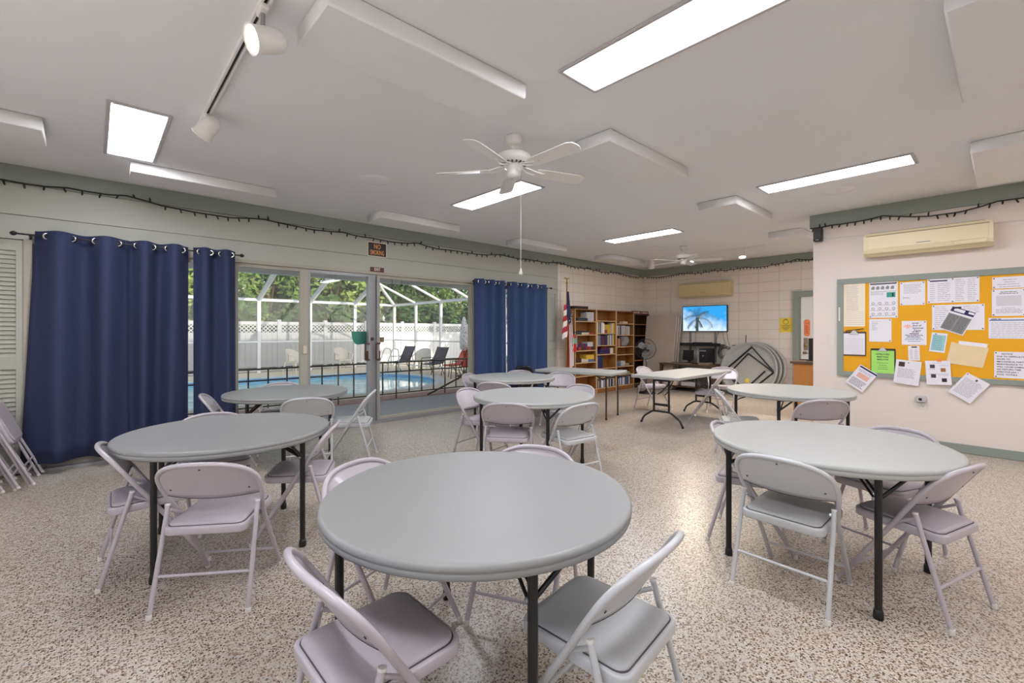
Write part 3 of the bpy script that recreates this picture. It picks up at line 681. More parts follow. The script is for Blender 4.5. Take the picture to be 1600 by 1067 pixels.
for a in ((L_, .673, 1.324, .4, 'lavender folding chair cut off at the bottom, left side of the largest round table'),
          (G_, 1.244, .948, 96.4, 'light grey folding chair cut off at the bottom, right side of the largest round table'),
          (L_, 1.02, 1.93, -70, 'folding chair with only its back showing over the left rim of the largest table'),
          (L_, 1.6, 1.66, -152.6, 'folding chair with a sliver of back over the far rim of the largest table'),
          (L_, .523, 2.874, 55.4, 'lavender chair with its back to the camera at the round table by the navy curtain'),
          (L_, .279, 3.473, -1.6, 'chair seen side-on at the curtain end of the left round table, back touching the rim'),
          (L_, 1.048, 3.342, 150.4, 'chair pushed in at the right end of the left round table, seat showing under it'),
          (L_, .682, 3.964, -87.6, 'chair on the far side of the left round table, mostly hidden by it'),
          (G_, 1.609, 4.796, 67.4, 'grey chair with its back to the camera at the table by the pool glass'),
          (G_, 2.027, 4.792, 147.4, 'chair standing clear of the pool-side table in front of the glass door post'),
          (L_, 1.05, 5.473, -14.6, 'chair at the curtain end of the pool-side table, edge of its back showing'),
          (L_, 1.646, 5.944, -112.6, 'dark looking chair back against the glass behind the pool-side table'),
          (L_, 2.91, 3.193, 39.4, 'lavender chair facing away at the left front of the middle round table'),
          (G_, 3.258, 2.792, 83.4, 'pale grey chair facing away at the right front of the middle round table'),
          (L_, 3.141, 3.877, -73.6, 'chair on the glass side of the middle round table, turned sideways'),
          (L_, 4.072, 3.456, 179.4, 'chair behind the middle round table with its seat showing below the rim'),
          (L_, 3.9, 4.51, 32.4, 'chair between the middle round table and the one behind it, screw in its back'),
          (L_, 4.249, 5.289, -69.6, 'chair on the glass side of the round table before the blue curtains'),
          (L_, 5.136, 4.584, 207.4, 'chair between the round table by the blue curtains and the long table end'),
          (L_, 4.938, 5.25, -142.6, 'chair showing a thin arc of back beyond the table by the blue curtains'),
          (G_, 2.815, .788, -1.6, 'light grey chair facing away at the front of the right round table'),
          (L_, 3.177, .354, 73.4, 'lavender chair at the right end of the right round table, leaning frame in profile'),
          (L_, 3.285, 1.151, -76.6, 'chair at the left end of the right round table, half behind a black leg'),
          (L_, 3.69, .55, 160.4, 'chair between the right round table and the cream wall'),
          (L_, 5.228, 1.307, 42.4, 'chair facing away at the round table below the wall edge'),
          (G_, 5.142, 1.93, -62.6, 'pale chair at the left end of the round table below the wall edge')): chair(*a, GR)
GW = 'folding chairs around the long tables'
for a in ((L_, 7.27, 4.22, -90, 'folding chair at the bookcase side of the bent-leg long table, next to the floor fan'),
          (L_, 7.15, 3.2, 105, 'folding chair with crossed legs at the near side of the bent-leg long table'),
          (L_, 8.0, 3.35, 195, 'folding chair at the television end of the bent-leg long table')): chair(*a, GW)

# folded chairs leaning in the corner
def folded_proto():
    t = thing('folded_chair', '', 'chair')
    hp = [(0, .2, .01), (0, .205, .5), (0, .235, .7), (0, .22, .92)]
    path = [Vector(p) for p in hp] + [Vector((p[0], -p[1], p[2])) for p in hp[::-1]]
    f = MB(); f.tube(fillet(path, {1: .3, 2: .2, 3: .11, 4: .11, 5: .2, 6: .3}, 6), .0118, 10); f.build('frame', 'lavender_metal', t)
    f = MB(); f.slab(rrect(.2, .44, .09, 5, .03), -.006, .006, .004, 0, frame((.004, 0, .81), (0, 0, 1), (0, 1, 0))); f.build('backrest', 'lavender_metal', t)
    f = MB(); f.slab(rrect(.39, .385, .05, 5, .04), -.02, .02, .008, 0, frame((.034, 0, .6), (0, 0, 1), (0, 1, 0))); so = f.build('seat', 'lavender_metal', t)
    f = MB(); f.slab(rrect(.35, .345, .05, 5, .04), -.008, .008, .006, 0, frame((.058, 0, .6), (0, 0, 1), (0, 1, 0))); f.build('cushion', 'lavender_vinyl', so)
    for s in (-1, 1):
        f = MB(); f.tube([(.02, s * .222, .56), (.03, s * .225, .03)], .0112, 10); lo = f.build('rear_leg', 'lavender_metal', t)
        f = MB(); f.lathe([(.0125, 0), (.0135, .004), (.013, .022)], 10, 0, Tm(.031, s * .225, .01)); f.build('foot_cap', 'foot_rubber', lo)
        f = MB(); f.lathe([(.0125, 0), (.0135, .004), (.013, .022)], 10, 0, Tm(0, s * .2, 0)); f.build('foot_cap', 'foot_rubber', t)
    f = MB(); f.tube([(.028, -.225, .19), (.028, .225, .19)], .008, 8); f.build('crossbar', 'lavender_metal', t)
    f = MB(); f.tube([(0, -.2, .12), (0, .2, .12)], .008, 8); f.build('crossbar', 'lavender_metal', t)
    return t
fp = None
for k in range(5):
    ord_ = ('outermost', 'second', 'middle', 'fourth', 'innermost')[k]
    lb = ord_ + ' folded lavender chair of the stack leaning beside the louvered shutter'
    loc = (-.4 - .085 * k, 6.08 - .06 * k, 0)
    if fp is None: fp = folded_proto(); r = fp; r.location = loc; r['label'] = lb; r['group'] = 'folded chairs leaning in the corner'
    else: r = dup(fp, loc, 0, lb, 'folded chairs leaning in the corner')
    r.rotation_euler = (0, math.radians(-22), math.radians(-4))

# ---------------------------------------------------------------- round folding tables
def round_proto(m):
    t = thing('round_table', '', 'table')
    pr = [(0, .701), (.555, .701), (.565, .69), (.6, .687), (.606, .69), (.6085, .697), (.609, .711), (.6075, .7125), (.6105, .7145), (.6108, .724), (.6085, .7315), (.603, .736), (.594, .7373), (.58, .7375), (.3, .7375), (0, .7375)]
    f = MB(); f.lathe(pr, 72); f.build('tabletop', m, t)
    for k in range(4):
        q = PI / 2 * k; c, s = math.cos(q), math.sin(q); x, y = .535 * c, .535 * s
        f = MB(); f.tube([(x, y, .7), (x, y, .02)], .0165, 12); lo = f.build('leg', 'black_metal', t)
        f = MB(); f.lathe([(.02, 0), (.022, .003), (.0215, .03), (.0185, .045), (.0165, .046)], 12, 0, Tm(x, y, 0)); f.build('foot_cap', 'black_plastic', lo)
        n2 = (-s, c) if k % 2 == 0 else (s, -c)
        br = MB()
        for d in (-.012, .012): br.tube([(x * .985 + d * s, y * .985 - d * c, .575), (x - .27 * c + d * s, y - .27 * s - d * c, .7)], .0065, 6)
        br.tube([(x, y, .575), (x + n2[0] * .03, y + n2[1] * .03, .6), (x + n2[0] * .14, y + n2[1] * .14, .7)], .009, 6)
        br.build('brace', 'black_metal', lo)
        lk = MB(); lk.lathe([(0, -.009), (.008, -.008), (.008, .022), (0, .023)], 8, 0, axis_to((x * .985, y * .985, .575), (s, -c, 0))); lk.build('pivot_bolt', 'frame_grey', lo)
    for k in (0, 2):
        q = PI / 2 * k; a = Vector((.535 * math.cos(q), .535 * math.sin(q), .68)); b = Vector((.535 * math.cos(q + PI / 2), .535 * math.sin(q + PI / 2), .68))
        f = MB(); f.tube([a, b], .0125, 10); f.build('top_bar', 'black_metal', t)
    f = MB()
    f.tube([(-.54 * .7, -.12, .66), (-.54 * .7, -.15, .62), (-.54 * .7, -.12, .6)], .006, 6); f.build('lock_ring', 'black_plastic', t)
    return t
rp = {}
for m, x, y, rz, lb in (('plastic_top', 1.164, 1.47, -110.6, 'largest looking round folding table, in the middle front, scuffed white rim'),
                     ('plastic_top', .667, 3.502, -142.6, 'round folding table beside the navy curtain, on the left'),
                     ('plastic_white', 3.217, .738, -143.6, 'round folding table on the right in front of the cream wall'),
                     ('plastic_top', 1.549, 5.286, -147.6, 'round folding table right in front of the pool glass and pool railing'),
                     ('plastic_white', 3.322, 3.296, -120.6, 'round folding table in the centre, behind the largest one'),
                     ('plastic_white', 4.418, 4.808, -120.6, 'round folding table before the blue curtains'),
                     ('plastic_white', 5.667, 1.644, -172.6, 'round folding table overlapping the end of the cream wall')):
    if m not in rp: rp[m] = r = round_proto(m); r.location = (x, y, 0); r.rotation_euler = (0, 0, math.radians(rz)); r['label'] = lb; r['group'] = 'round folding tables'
    else: dup(rp[m], (x, y, 0), math.radians(rz), lb, 'round folding tables')

# ---------------------------------------------------------------- long folding tables
def long_top(t, l, w, mt='plastic_white'):
    f = MB(); f.slab(rrect(l, w, .04, 4), .694, .737, .008); f.build('tabletop', mt, t)
t = thing('folding_table', 'long folding table with bent black pedestal legs near the television', 'table', (6.84, 3.45, 0)); long_top(t, 1.83, .76)
for s in (-1, 1):
    x = s * .68; lg = MB()
    lg.tube(fillet([(x, -.33, .012), (x, -.29, .1), (x, -.14, .2), (x, .14, .2), (x, .29, .1), (x, .33, .012)], .14, 5), .0145, 8)
    for y in (-.12, .12): lg.tube([(x, y, .2), (x, y, .695)], .016, 8)
    lg.box((x, 0, .3), (.014, .24, .035)); lg.box((x, 0, .66), (.016, .24, .03))
    lo = lg.build('leg', 'black_metal', t)
    br = MB()
    for y in (-.06, .06): br.tube([(x, y, .45), (x - s * .1, y * .8, .48), (x - s * .42, 0, .69)], .008, 6)
    br.build('brace', 'black_metal', lo)
    for y in (-.33, .33):
        f = MB(); f.lathe([(.018, 0), (.018, .02), (.0145, .03)], 8, 0, Tm(x, y, 0)); f.build('foot_cap', 'black_plastic', lo)
t = thing('folding_table', 'long folding table with straight dark legs in front of the bookcases', 'table', (5.99, 4.83, 0), math.radians(-77)); long_top(t, 1.38, .7)
for s in (-1, 1):
    for y in (-.24, .24):
        x = s * .56; f = MB(); f.tube([(x, y, .695), (x, y, .02)], .0145, 8); lo = f.build('leg', 'dark_bronze', t)
        f = MB(); f.lathe([(.018, 0), (.018, .02), (.0145, .03)], 8, 0, Tm(x, y, 0)); f.build('foot_cap', 'black_plastic', lo)
    f = MB(); f.tube([(s * .56, -.24, .66), (s * .56, .24, .66)], .012, 8); f.tube([(s * .56, 0, .66), (s * .4, 0, .6), (s * .2, 0, .69)], .009, 6); f.build('brace', 'black_metal', t)

# black padded chair by the blue curtains
t = thing('padded_chair', 'black padded chair with a rounded back in front of the blue curtains', 'chair', (5.83, 5.98, 0), math.radians(-125))
f = MB(); f.slab(rrect(.34, .36, .12, 5), -.03, .03, .02, 0, frame((-.2, 0, .57), (.12, 0, 1), (0, 1, 0))); f.build('backrest', 'black_plastic', t)
f = MB(); f.slab(rrect(.42, .44, .07, 5), .39, .45, .02); f.build('seat', 'black_plastic', t)
for a, b in ((-1, -1), (-1, 1), (1, -1), (1, 1)):
    f = MB(); f.tube([(a * .17, b * .18, .4), (a * .2, b * .21, .0)], .012, 8); f.build('leg', 'black_metal', t)

# ---------------------------------------------------------------- leaning tables at the television wall
for k in range(3):
    lb = ('putty coloured rectangular table top leaning on the wall, outermost of three', 'second of the rectangular table tops leaning on the wall', 'innermost rectangular table top leaning against the television wall')[k]
    t = thing('leaning_table', lb, 'table', (10.05 + .085 * k, 5.745 - .012 * k, .005), 0, 'rectangular tables leaning on the television wall')
    f = MB(); f.slab(rrect(1.78, .8, .05, 5), 0, .045, .01, 0, frame((0, 0, .89), (0, 0, 1), (0, 1, 0))); f.build('tabletop', 'putty_plastic', t)
    f = MB(); f.box((.056, 0, .9), (.02, .6, 1.3)); f.build('folded_legs', 'black_metal', t)
    t.rotation_euler = (0, math.radians(8.0), 0)
def leaning_round(x, y, label, first):
    t = thing('leaning_round_table', label, 'table', (x, y, .004), 0, 'round tables leaning on the television wall')
    M = frame((0, 0, .61), (0, -1, 0), (0, 0, 1))   # local +z towards the camera (-x)
    f = MB(); f.lathe([(0, -.03), (.59, -.03), (.607, -.02), (.61, 0), (.608, .012), (.6, .016), (.565, .014), (.558, -.004), (.5, -.006), (0, -.006)], 64, 0, M); f.build('tabletop', 'plastic_white', t)
    if first:
        d = MB()
        for i in range(-5, 6):
            for j in range(-5, 6):
                px, py = i * .085 + (.042 if j % 2 else 0), j * .075
                if abs(px) + abs(py) < .4: d.lathe([(.022, -.0055), (.016, -.0045), (.008, -.004), (0, -.004)], 10, 0, M @ Tm(px, py, 0))
        for q in range(36):
            a = q * PI / 18
            if q % 9 in (0,): continue
            d.box((M @ Vector((.5 * math.cos(a), .5 * math.sin(a), -.004))), (.004, .05, .012), 0, (M.to_3x3() @ Matrix.Rotation(a, 3, 'Z') @ Matrix(((0, 0, 1), (1, 0, 0), (0, 1, 0)))))
        d.build('dimples', 'putty_plastic', t)['kind'] = 'stuff'
        for (pts, r) in (([(-.5, -.06), (.06, .5)], .02), ([(-.38, -.1), (0, .36)], .016), ([(.04, .52), (.53, -.02)], .015), ([(-.02, .36), (.4, .06), (.53, -.04)], .016),
                         ([(.53, -.04), (.14, -.42)], .015), ([(.36, -.02), (.06, -.36)], .016), ([(-.42, -.14), (.02, -.5)], .016), ([(-.5, -.08), (-.06, -.52)], .014)):
            b_ = MB(); b_.tube([M @ Vector((p[0], p[1], .012)) for p in pts], r, 8); b_.build('folded_leg', 'black_metal', t)
        for pts in ([(.02, .47), (-.02, .36), (.12, .39)], [(.47, .02), (.36, -.02), (.42, -.16)]):
            b_ = MB(); b_.tube([M @ Vector((p[0], p[1], .006)) for p in pts], .006, 6); b_.build('wire_brace', 'frame_grey', t)
        s = MB(); s.prism([(-.05, -.26), (.0, -.19), (.05, -.24), (.04, -.3), (-.03, -.3)], -.005, -.002, 0, M); s.build('warning_label', 'yellow_paper', t)
    t.rotation_euler = (0, math.radians(10), 0); t.scale = (.95, .95, .95); return t
leaning_round(10.16, 3.74, 'round table leaning on the wall with its black folded legs showing', True)
leaning_round(10.24, 3.69, 'second leaning round table, rim showing behind the outer one', False)
leaning_round(10.32, 3.64, 'innermost leaning round table against the television wall', False)

# ---------------------------------------------------------------- television wall
t = thing('television', 'flat television showing a palm tree under a blue sky', 'television', (XW, 4.805, 1.37))
f = MB(); f.b2(-.075, -.02, -.53, .53, 0, .61, bev=.006); f.build('housing', 'black_plastic', t)
m, n, l = new_mat('tv_picture'); b = n['Principled BSDF']; tc = n.new('ShaderNodeTexCoord'); sp = n.new('ShaderNodeSeparateXYZ'); l.new(tc.outputs['Object'], sp.inputs[0])
nz = n.new('ShaderNodeTexNoise'); nz.inputs['Scale'].default_value = 5; nz.inputs['Detail'].default_value = 5; l.new(tc.outputs['Object'], nz.inputs['Vector'])
ad = n.new('ShaderNodeMath'); ad.operation = 'MULTIPLY_ADD'; ad.inputs[1].default_value = 1.15; l.new(sp.outputs[2], ad.inputs[0]); l.new(nz.outputs[0], ad.inputs[2])
a2 = n.new('ShaderNodeMath'); a2.operation = 'MULTIPLY_ADD'; a2.inputs[1].default_value = -.35; l.new(sp.outputs[1], a2.inputs[0]); l.new(ad.outputs[0], a2.inputs[2])
cr = n.new('ShaderNodeValToRGB'); cr.color_ramp.elements[0].position = .55; cr.color_ramp.elements[0].color = lin('#cfe2f2'); cr.color_ramp.elements[1].position = 1.15; cr.color_ramp.elements[1].color = lin('#2f9be0')
l.new(a2.outputs[0], cr.inputs[0]); b.inputs['Base Color'].default_value = (0, 0, 0, 1); b.inputs['Roughness'].default_value = .2
l.new(cr.outputs[0], b.inputs['Emission Color']); b.inputs['Emission Strength'].default_value = .95
emit('tv_frond', '#3c4a4a', .9); emit('tv_frond_light', '#7d8a86', .9)
MATS['tv_frond'].node_tree.nodes['Principled BSDF'].inputs['Base Color'].default_value = (0, 0, 0, 1); MATS['tv_frond_light'].node_tree.nodes['Principled BSDF'].inputs['Base Color'].default_value = (0, 0, 0, 1)
f = MB(); f.b2(-.0765, -.0745, -.515, .515, .018, .595); sc_ = f.build('screen', 'tv_picture', t)
MT = frame((-.0772, 0, 0), (0, -1, 0), (0, 0, 1)); rnd = random.Random(4)
def frond(c, ang, ln, droop, w, mm):
    w *= 1.3
    g = MB(); p = Vector(c); a = math.radians(ang); N = 16
    for i in range(N):
        st = ln / N; q = p + Vector((math.cos(a), math.sin(a))) * st
        g.prism([(p.x, p.y - .004), (q.x, q.y - .004), (q.x, q.y + .004), (p.x, p.y + .004)], 0, .0006, 0, MT)
        for s in (-1, 1):
            tip = p + Vector((math.cos(a + s * 1.0 - .25), math.sin(a + s * 1.0) - .55)).normalized() * w * (1 - .6 * abs(i / N - .4)) * rnd.uniform(.8, 1.1)
            if abs(tip.x) < .51 and .02 < tip.y < .59 and abs(q.x) < .5 and q.y < .59: g.prism([(p.x, p.y), (p.x + .012, p.y + .003), (tip.x, tip.y)], 0, .0005, 0, MT)
        p = q; a -= math.radians(droop / N)
        if abs(p.x) > .49 or not .025 < p.y < .585: break
    g.build('palm_frond', mm, sc_)
for a in (((-.16, .36), 165, .36, -55, .11, 'tv_frond'), ((-.16, .36), 120, .28, -40, .1, 'tv_frond'), ((-.16, .36), 80, .23, 10, .1, 'tv_frond'), ((-.16, .34), 45, .3, 40, .1, 'tv_frond'),
          ((-.16, .34), 35, .55, 95, .1, 'tv_frond_light'), ((-.16, .3), 20, .5, 120, .11, 'tv_frond'), ((-.17, .3), 195, .34, -60, .1, 'tv_frond'), ((-.16, .28), 250, .2, -5, .08, 'tv_frond'), ((-.15, .28), 300, .2, 5, .08, 'tv_frond')): frond(*a)
g = MB(); g.prism([(-.2, .02), (-.13, .02), (-.135, .2), (-.12, .34), (-.2, .34), (-.195, .2)], 0, .0007, 0, MT); g.build('palm_trunk', 'tv_frond', sc_)
def mini_split(name, x, y0, y1, z0, z1, m, label):
    t = thing(name, label, 'air conditioner', (x, (y0 + y1) / 2, z0)); b = (y1 - y0) / 2; h = z1 - z0
    A = Matrix(((0, 1, 0, 0), (0, 0, 1, 0), (1, 0, 0, 0), (0, 0, 0, 1)))  # local z -> world y ; local (x,y) -> (world z, world x)
    poly = [(0, -.02), (0, -.1), (.03, -.175), (.07, -.19), (h - .04, -.19), (h - .005, -.165), (h, -.14), (h, 0), (.04, 0)]
    Mx = Matrix(((0, 1, 0, 0), (0, 0, 1, 0), (1, 0, 0, 0), (0, 0, 0, 1)))
    f = MB(); f.prism(poly, -b, b, 0, Mx); f.build('casing', m, t)
    f = MB(); f.b2(-.196, -.188, -b + .035, b - .035, .075, h - .045, bev=.004); f.build('front_panel', m, t)
    f = MB()
    for k in range(4): f.b2(-.15 + .022 * k, -.142 + .022 * k, -b + .06, b - .06, h - .003, h + .002)
    f.b2(-.192, -.186, -b + .03, b - .03, h - .045, h - .036); f.build('intake_grille', 'ivory_shade', t)
    f = MB(); f.box((-.14, 0, .026), (.1, 2 * b - .12, .008), 0, Matrix.Rotation(math.radians(38), 3, 'Y')); f.build('air_flap', m, t)
    f = MB(); f.b2(-.193, -.188, -b + .05, -b + .3, .035, .068); f.build('status_panel', m, t)
    f = MB(); f.b2(-.1975, -.1955, -.06, .06, .1, .108); f.build('badge', 'mid_grey', t)
mini_split('air_conditioner', XW, 4.17, 5.39, 2.18, 2.53, 'ivory_old', 'yellowed split air conditioner above the television')
mini_split('air_conditioner', XB, .1, 1.22, 2.32, 2.6, 'ivory_plastic', 'cream split air conditioner above the notice board')
# bracket shelf and media desk
t = thing('wall_shelf', 'black wall shelf on grey standards under the television', 'shelf', (XW, 4.85, .66))
for y in (-.28, .32):
    f = MB(); f.b2(-.02, 0, y - .025, y + .025, 0, .72); f.build('standard', 'mid_grey', t)
    f = MB(); f.prism([(0, 0), (.22, .0), (.22, .02), (.02, .06), (0, .09)], -.008, .008, 0, frame((-.02, y, .4), (-1, 0, 0), (0, 0, 1))); f.build('bracket', 'mid_grey', t)
f = MB(); f.b2(-.26, -.02, -.5, .455, .4, .42); f.b2(-.265, -.255, -.5, .455, .38, .45); f.build('board', 'black_plastic', t)
tag(MB().b2(XW - .22, XW - .05, 4.62, 5.02, 1.081, 1.125, bev=.004).build('media_box', 'dark_grey'), 'slim dark media player on the black wall shelf', 'media player')
t = thing('media_desk', 'dark low desk with electronics under the television', 'desk', (10.22, 5.0, 0))
f = MB(); f.b2(-.3, .3, -.62, .62, .6, .63, bev=.004); f.build('top', 'walnut', t)
for y in (-.6, .6): f = MB(); f.b2(-.28, .28, y - .012, y + .012, 0, .6); f.build('side_panel', 'walnut', t)
f = MB(); f.b2(-.27, .27, -.59, .59, .1, .12); f.b2(-.27, .27, -.59, .59, .36, .38); f.build('shelf', 'walnut', t)
t = thing('monitor', 'small dark monitor tilted back on the low desk', 'monitor', (10.3, 5.08, .63))
f = MB(); f.box((0, 0, .19), (.03, .26, .24), 0, Matrix.Rotation(math.radians(10), 3, 'Y'), bev=.006); f.build('screen', 'black_plastic', t)
f = MB(); f.box((.03, 0, .01), (.14, .16, .02), bev=.005); f.tube([(.04, 0, .02), (.03, 0, .14)], .015, 8); f.build('stand', 'black_plastic', t)
t = thing('computer_tower', 'black computer tower standing on the low desk', 'computer', (10.22, 4.6, .63))
f = MB(); f.b2(-.2, .2, -.09, .09, 0, .36, bev=.006); f.build('case', 'black_plastic', t)
f = MB(); f.lathe([(0, 0), (.02, 0), (.018, .004), (0, .005)], 14, 0, axis_to((-.2, 0, .2), (-1, 0, 0))); f.b2(-.206, -.2, -.07, .07, .3, .33); f.build('front_badge', 'mid_grey', t)
t = thing('keyboard', 'grey keyboard lying along the front of the low desk', 'keyboard', (10.02, 5.12, .63))
f = MB(); f.b2(-.07, .07, -.24, .24, 0, .022, bev=.005); f.build('body', 'tan_wood', t)
f = MB()
for i in range(4):
    for j in range(14): f.b2(-.058 + i * .03, -.034 + i * .03, -.22 + j * .0315, -.193 + j * .0315, .022, .029)
f.build('keys', 'dark_grey', t)
tag(MB().b2(9.98, 10.2, 4.46, 4.7, .63, .68, bev=.006).build('power_strip_box', 'tan_wood'), 'brown box at the end of the low desk beside the tower', 'box')
tag(MB().b2(9.95, 10.3, 5.2, 5.5, .125, .3, bev=.01).build('printer', 'cream_box'), 'pale printer on the lower shelf of the low desk', 'printer')
tag(MB().b2(9.97, 10.25, 4.75, 5.1, .125, .22, bev=.01).build('disc_player', 'grey_box'), 'grey disc player on the lower shelf of the low desk', 'disc player')
t = thing('cable_coil', 'coil of black cable hanging by the low desk near the leaning round tables', 'cable', (XW - .06, 4.32, .9))
f = MB()
for k in range(6):
    rr = .1 + .012 * k; f.tube([(-.012 * k, rr * math.cos(q) + .01 * math.sin(k), rr * math.sin(q) + .01 * math.cos(2 * k)) for q in [2 * PI * i / 24 for i in range(24)]], .005, 5, closed=True)
f.build('coil', 'cable_black', t)
f = MB(); f.tube([(.055, 0, .12), (-.04, 0, .12)], .006, 6); f.build('hook', 'frame_grey', t)
for y0, y1, z1, lb in ((5.02, 5.0, .63, 'thin cable hanging straight from the middle of the television'), (4.48, 4.56, 1.0, 'cable slanting from the television to the shelf end'),
                       (4.4, 4.3, 1.0, 'cable slanting from the television to the cable coil'), (4.3, 4.22, .98, 'cable at the corner of the television running to the coil')):
    f = MB(); f.tube([(XW - .05, y0, 1.38), (XW - .035, (y0 + y1) / 2 + .015, (1.37 + z1) / 2), (XW - .04, y1, z1)], .004, 5)
    tag(f.build('television_cable', 'cable_black'), lb, 'cable')
f = MB(); f.tube([(XW - .012, 3.9, 1.3), (XW - .012, 3.9, 1.12), (XW - .012, 3.97, 1.08), (XW - .012, 4.2, 1.06)], .007, 6); tag(f.build('wall_cable', 'cable_black'), 'short black cable on the wall just above the leaning round tables', 'cable')
# yellow notice
t = thing('wall_notice', 'yellow paper notice on the block wall beside the sage door frame', 'notice', (XW - .001, 3.115, 1.36))
f = MB(); f.b2(-.003, 0, -.12, .12, 0, .3); f.build('sheet', 'yellow_paper', t)
f = MB(); MN = frame((-.0035, 0, 0), (0, -1, 0), (0, 0, 1))
f.lathe([(.045, 0), (.052, 0), (.052, .001), (.045, .001), (.045, 0)], 20, 0, MN @ Tm(0, .215, 0)); f.prism([(-.03, .262), (.03, .262), (.03, .275), (-.03, .275)], 0, .001, 0, MN)
for k, w_ in enumerate((.09, .07, .08, .05, .04)): f.prism([(-w_, .14 - .024 * k), (w_, .14 - .024 * k), (w_, .147 - .024 * k), (-w_, .147 - .024 * k)], 0, .001, 0, MN)
f.build('printing', 'ink', t)

# floor fan
t = thing('pedestal_fan', 'grey pedestal fan standing before the leaning tables', 'fan', (9.1, 5.46, 0), math.radians(195))
f = MB(); f.lathe([(.2, 0), (.205, .012), (.18, .028), (.05, .04), (.03, .07)], 28); f.build('base', 'black_plastic', t)
f = MB(); f.tube([(0, 0, .04), (0, 0, .55)], .016, 10); f.tube([(0, 0, .5), (0, 0, .82)], .011, 10); f.build('pole', 'dark_grey', t)
f = MB(); f.box((.02, 0, .78), (.06, .07, .16), bev=.012); f.build('control_box', 'mid_grey', t)
f = MB(); f.lathe([(0, -.12), (.04, -.115), (.06, -.07), (.055, .0), (.03, .02)], 18, 0, axis_to((0, 0, .98), (1, 0, .1))); f.build('motor', 'black_plastic', t)
MF = axis_to((.06, 0, .985), (1, 0, .1))
for k in range(3):
    a = k * 2 * PI / 3 + .5; pts = [(.02, -.02), (.1, -.085), (.17, -.09), (.2, -.02), (.17, .05), (.1, .05), (.03, .03)]
    f = MB(); f.prism(pts, -.002, .003, 0, MF @ Matrix.Rotation(a, 4, 'Z') @ Matrix.Rotation(math.radians(16), 4, 'X')); f.build('blade', 'mid_grey', t)
f = MB(); f.lathe([(.0, .05), (.03, .05), (.03, .056), (0, .056)], 16, 0, MF); f.build('hub_cap', 'black_plastic', t)
f = MB()
for rr, z in ((.23, 0), (.225, .03), (.225, -.03), (.15, .05), (.08, .056), (.15, -.05)): f.tube([MF @ Vector((rr * math.cos(q), rr * math.sin(q), z)) for q in [2 * PI * i / 32 for i in range(32)]], .003, 5, closed=True)
for k in range(32):
    q = 2 * PI * k / 32; c, s = math.cos(q), math.sin(q); f.tube([MF @ Vector((rr * c, rr * s, z)) for rr, z in ((.03, .055), (.15, .05), (.225, .03), (.23, 0), (.225, -.03), (.15, -.05), (.06, -.05))], .0014, 4)
f.build('guard', 'dark_grey', t)

# ---------------------------------------------------------------- bookcases against the block wall
YF, YB = 6.16, 6.4
def bookcase(x0, x1, shelves, m, label, top=1.86, back='oak'):
    t = thing('bookcase', label, 'bookcase', ((x0 + x1) / 2, (YF + YB) / 2, 0)); a = (x1 - x0) / 2; d = (YB - YF) / 2
    for s in (-1, 1):
        f = MB(); f.b2(s * a, s * (a - .02), -d, d, 0, top); so = f.build('side_panel', m, t)
        f = MB(); f.b2(s * a, s * (a - .02), -d - .003, -d, 0, top); f.build('edge_strip', 'shelf_edge' if m == 'oak' else m, so)
    f = MB(); f.b2(-a + .02, a - .02, -d, d, top - .02, top); f.build('top', m, t)
    f = MB(); f.b2(-a + .02, a - .02, d - .008, d, .1, top - .02); f.build('back_panel', back, t)
    f = MB(); f.b2(-a + .02, a - .02, -d + .01, -d + .028, 0, .1); f.build('plinth', m, t)
    for z in [.11] + shelves:
        f = MB(); f.b2(-a + .02, a - .02, -d + .004, d - .008, z - .02, z); so = f.build('shelf', m, t)
        f = MB(); f.b2(-a + .02, a - .02, -d, -d + .004, z - .02, z); f.build('edge_strip', 'shelf_edge' if m == 'oak' else 'oak', so)
    return t
S1 = [.42, .71, .97, 1.31, 1.6]; S2 = [.35, .55, .865, 1.065, 1.335, 1.62]; S3 = [.36, .555, .835, 1.02, 1.295, 1.565]; S4 = [.4, .67, 1.0, 1.28, 1.555]
bookcase(7.46, 8.2, S1, 'oak', 'oak bookcase next to the flag, boxes and games on its shelves')
bookcase(8.21, 8.95, S2, 'oak', 'oak bookcase with the tall rows of books and a yellow one')
bookcase(8.96, 9.7, S3, 'oak', 'oak bookcase holding the wall clock')
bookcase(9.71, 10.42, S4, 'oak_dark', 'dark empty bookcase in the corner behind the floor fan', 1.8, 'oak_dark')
def bx(name, x, z, w, h, d, m, label, cat, group=None, y=None, rz=0, lid=None):
    y = YF + .03 + d / 2 if y is None else y
    f = MB(); f.box((0, 0, h / 2), (w, d, h), bev=min(.004, h * .2))
    o = f.build(name, m, None, (x, y, z), rz); tag(o, label, cat, group)
    if lid: q = MB(); q.box((0, 0, h), (w + .006, d + .006, .015), bev=.003); q.build('lid', lid, o)
    return o
bx('board_game', 7.72, 1.86, .46, .055, .2, 'black_plastic', 'flat dark game box on top of the flag-side bookcase', 'box', lid='wine_box')
bx('storage_box', 8.02, 1.6, .26, .2, .18, 'grey_box', 'pale grey box on the top shelf of the flag-side bookcase', 'box')
bx('board_game', 7.76, 1.6, .36, .07, .19, 'dark_grey', 'low dark box left of the pale grey box', 'box')
for k, (x, w, h, c, lb) in enumerate(((7.62, .2, .07, 'dark_grey', 'dark game box on the second shelf of the flag-side bookcase'), (7.86, .26, .045, 'cream_box', 'cream game box lying under a red one by the flag-side bookcase'), (8.05, .2, .04, 'red_box', 'red game box at the end of the second shelf of the flag-side bookcase'))): bx('board_game', x, 1.31, w, h, .19, c, lb, 'box')
bx('board_game', 7.86, 1.355, .24, .035, .18, 'dark_grey', 'black flat game box stacked on the cream one', 'box')
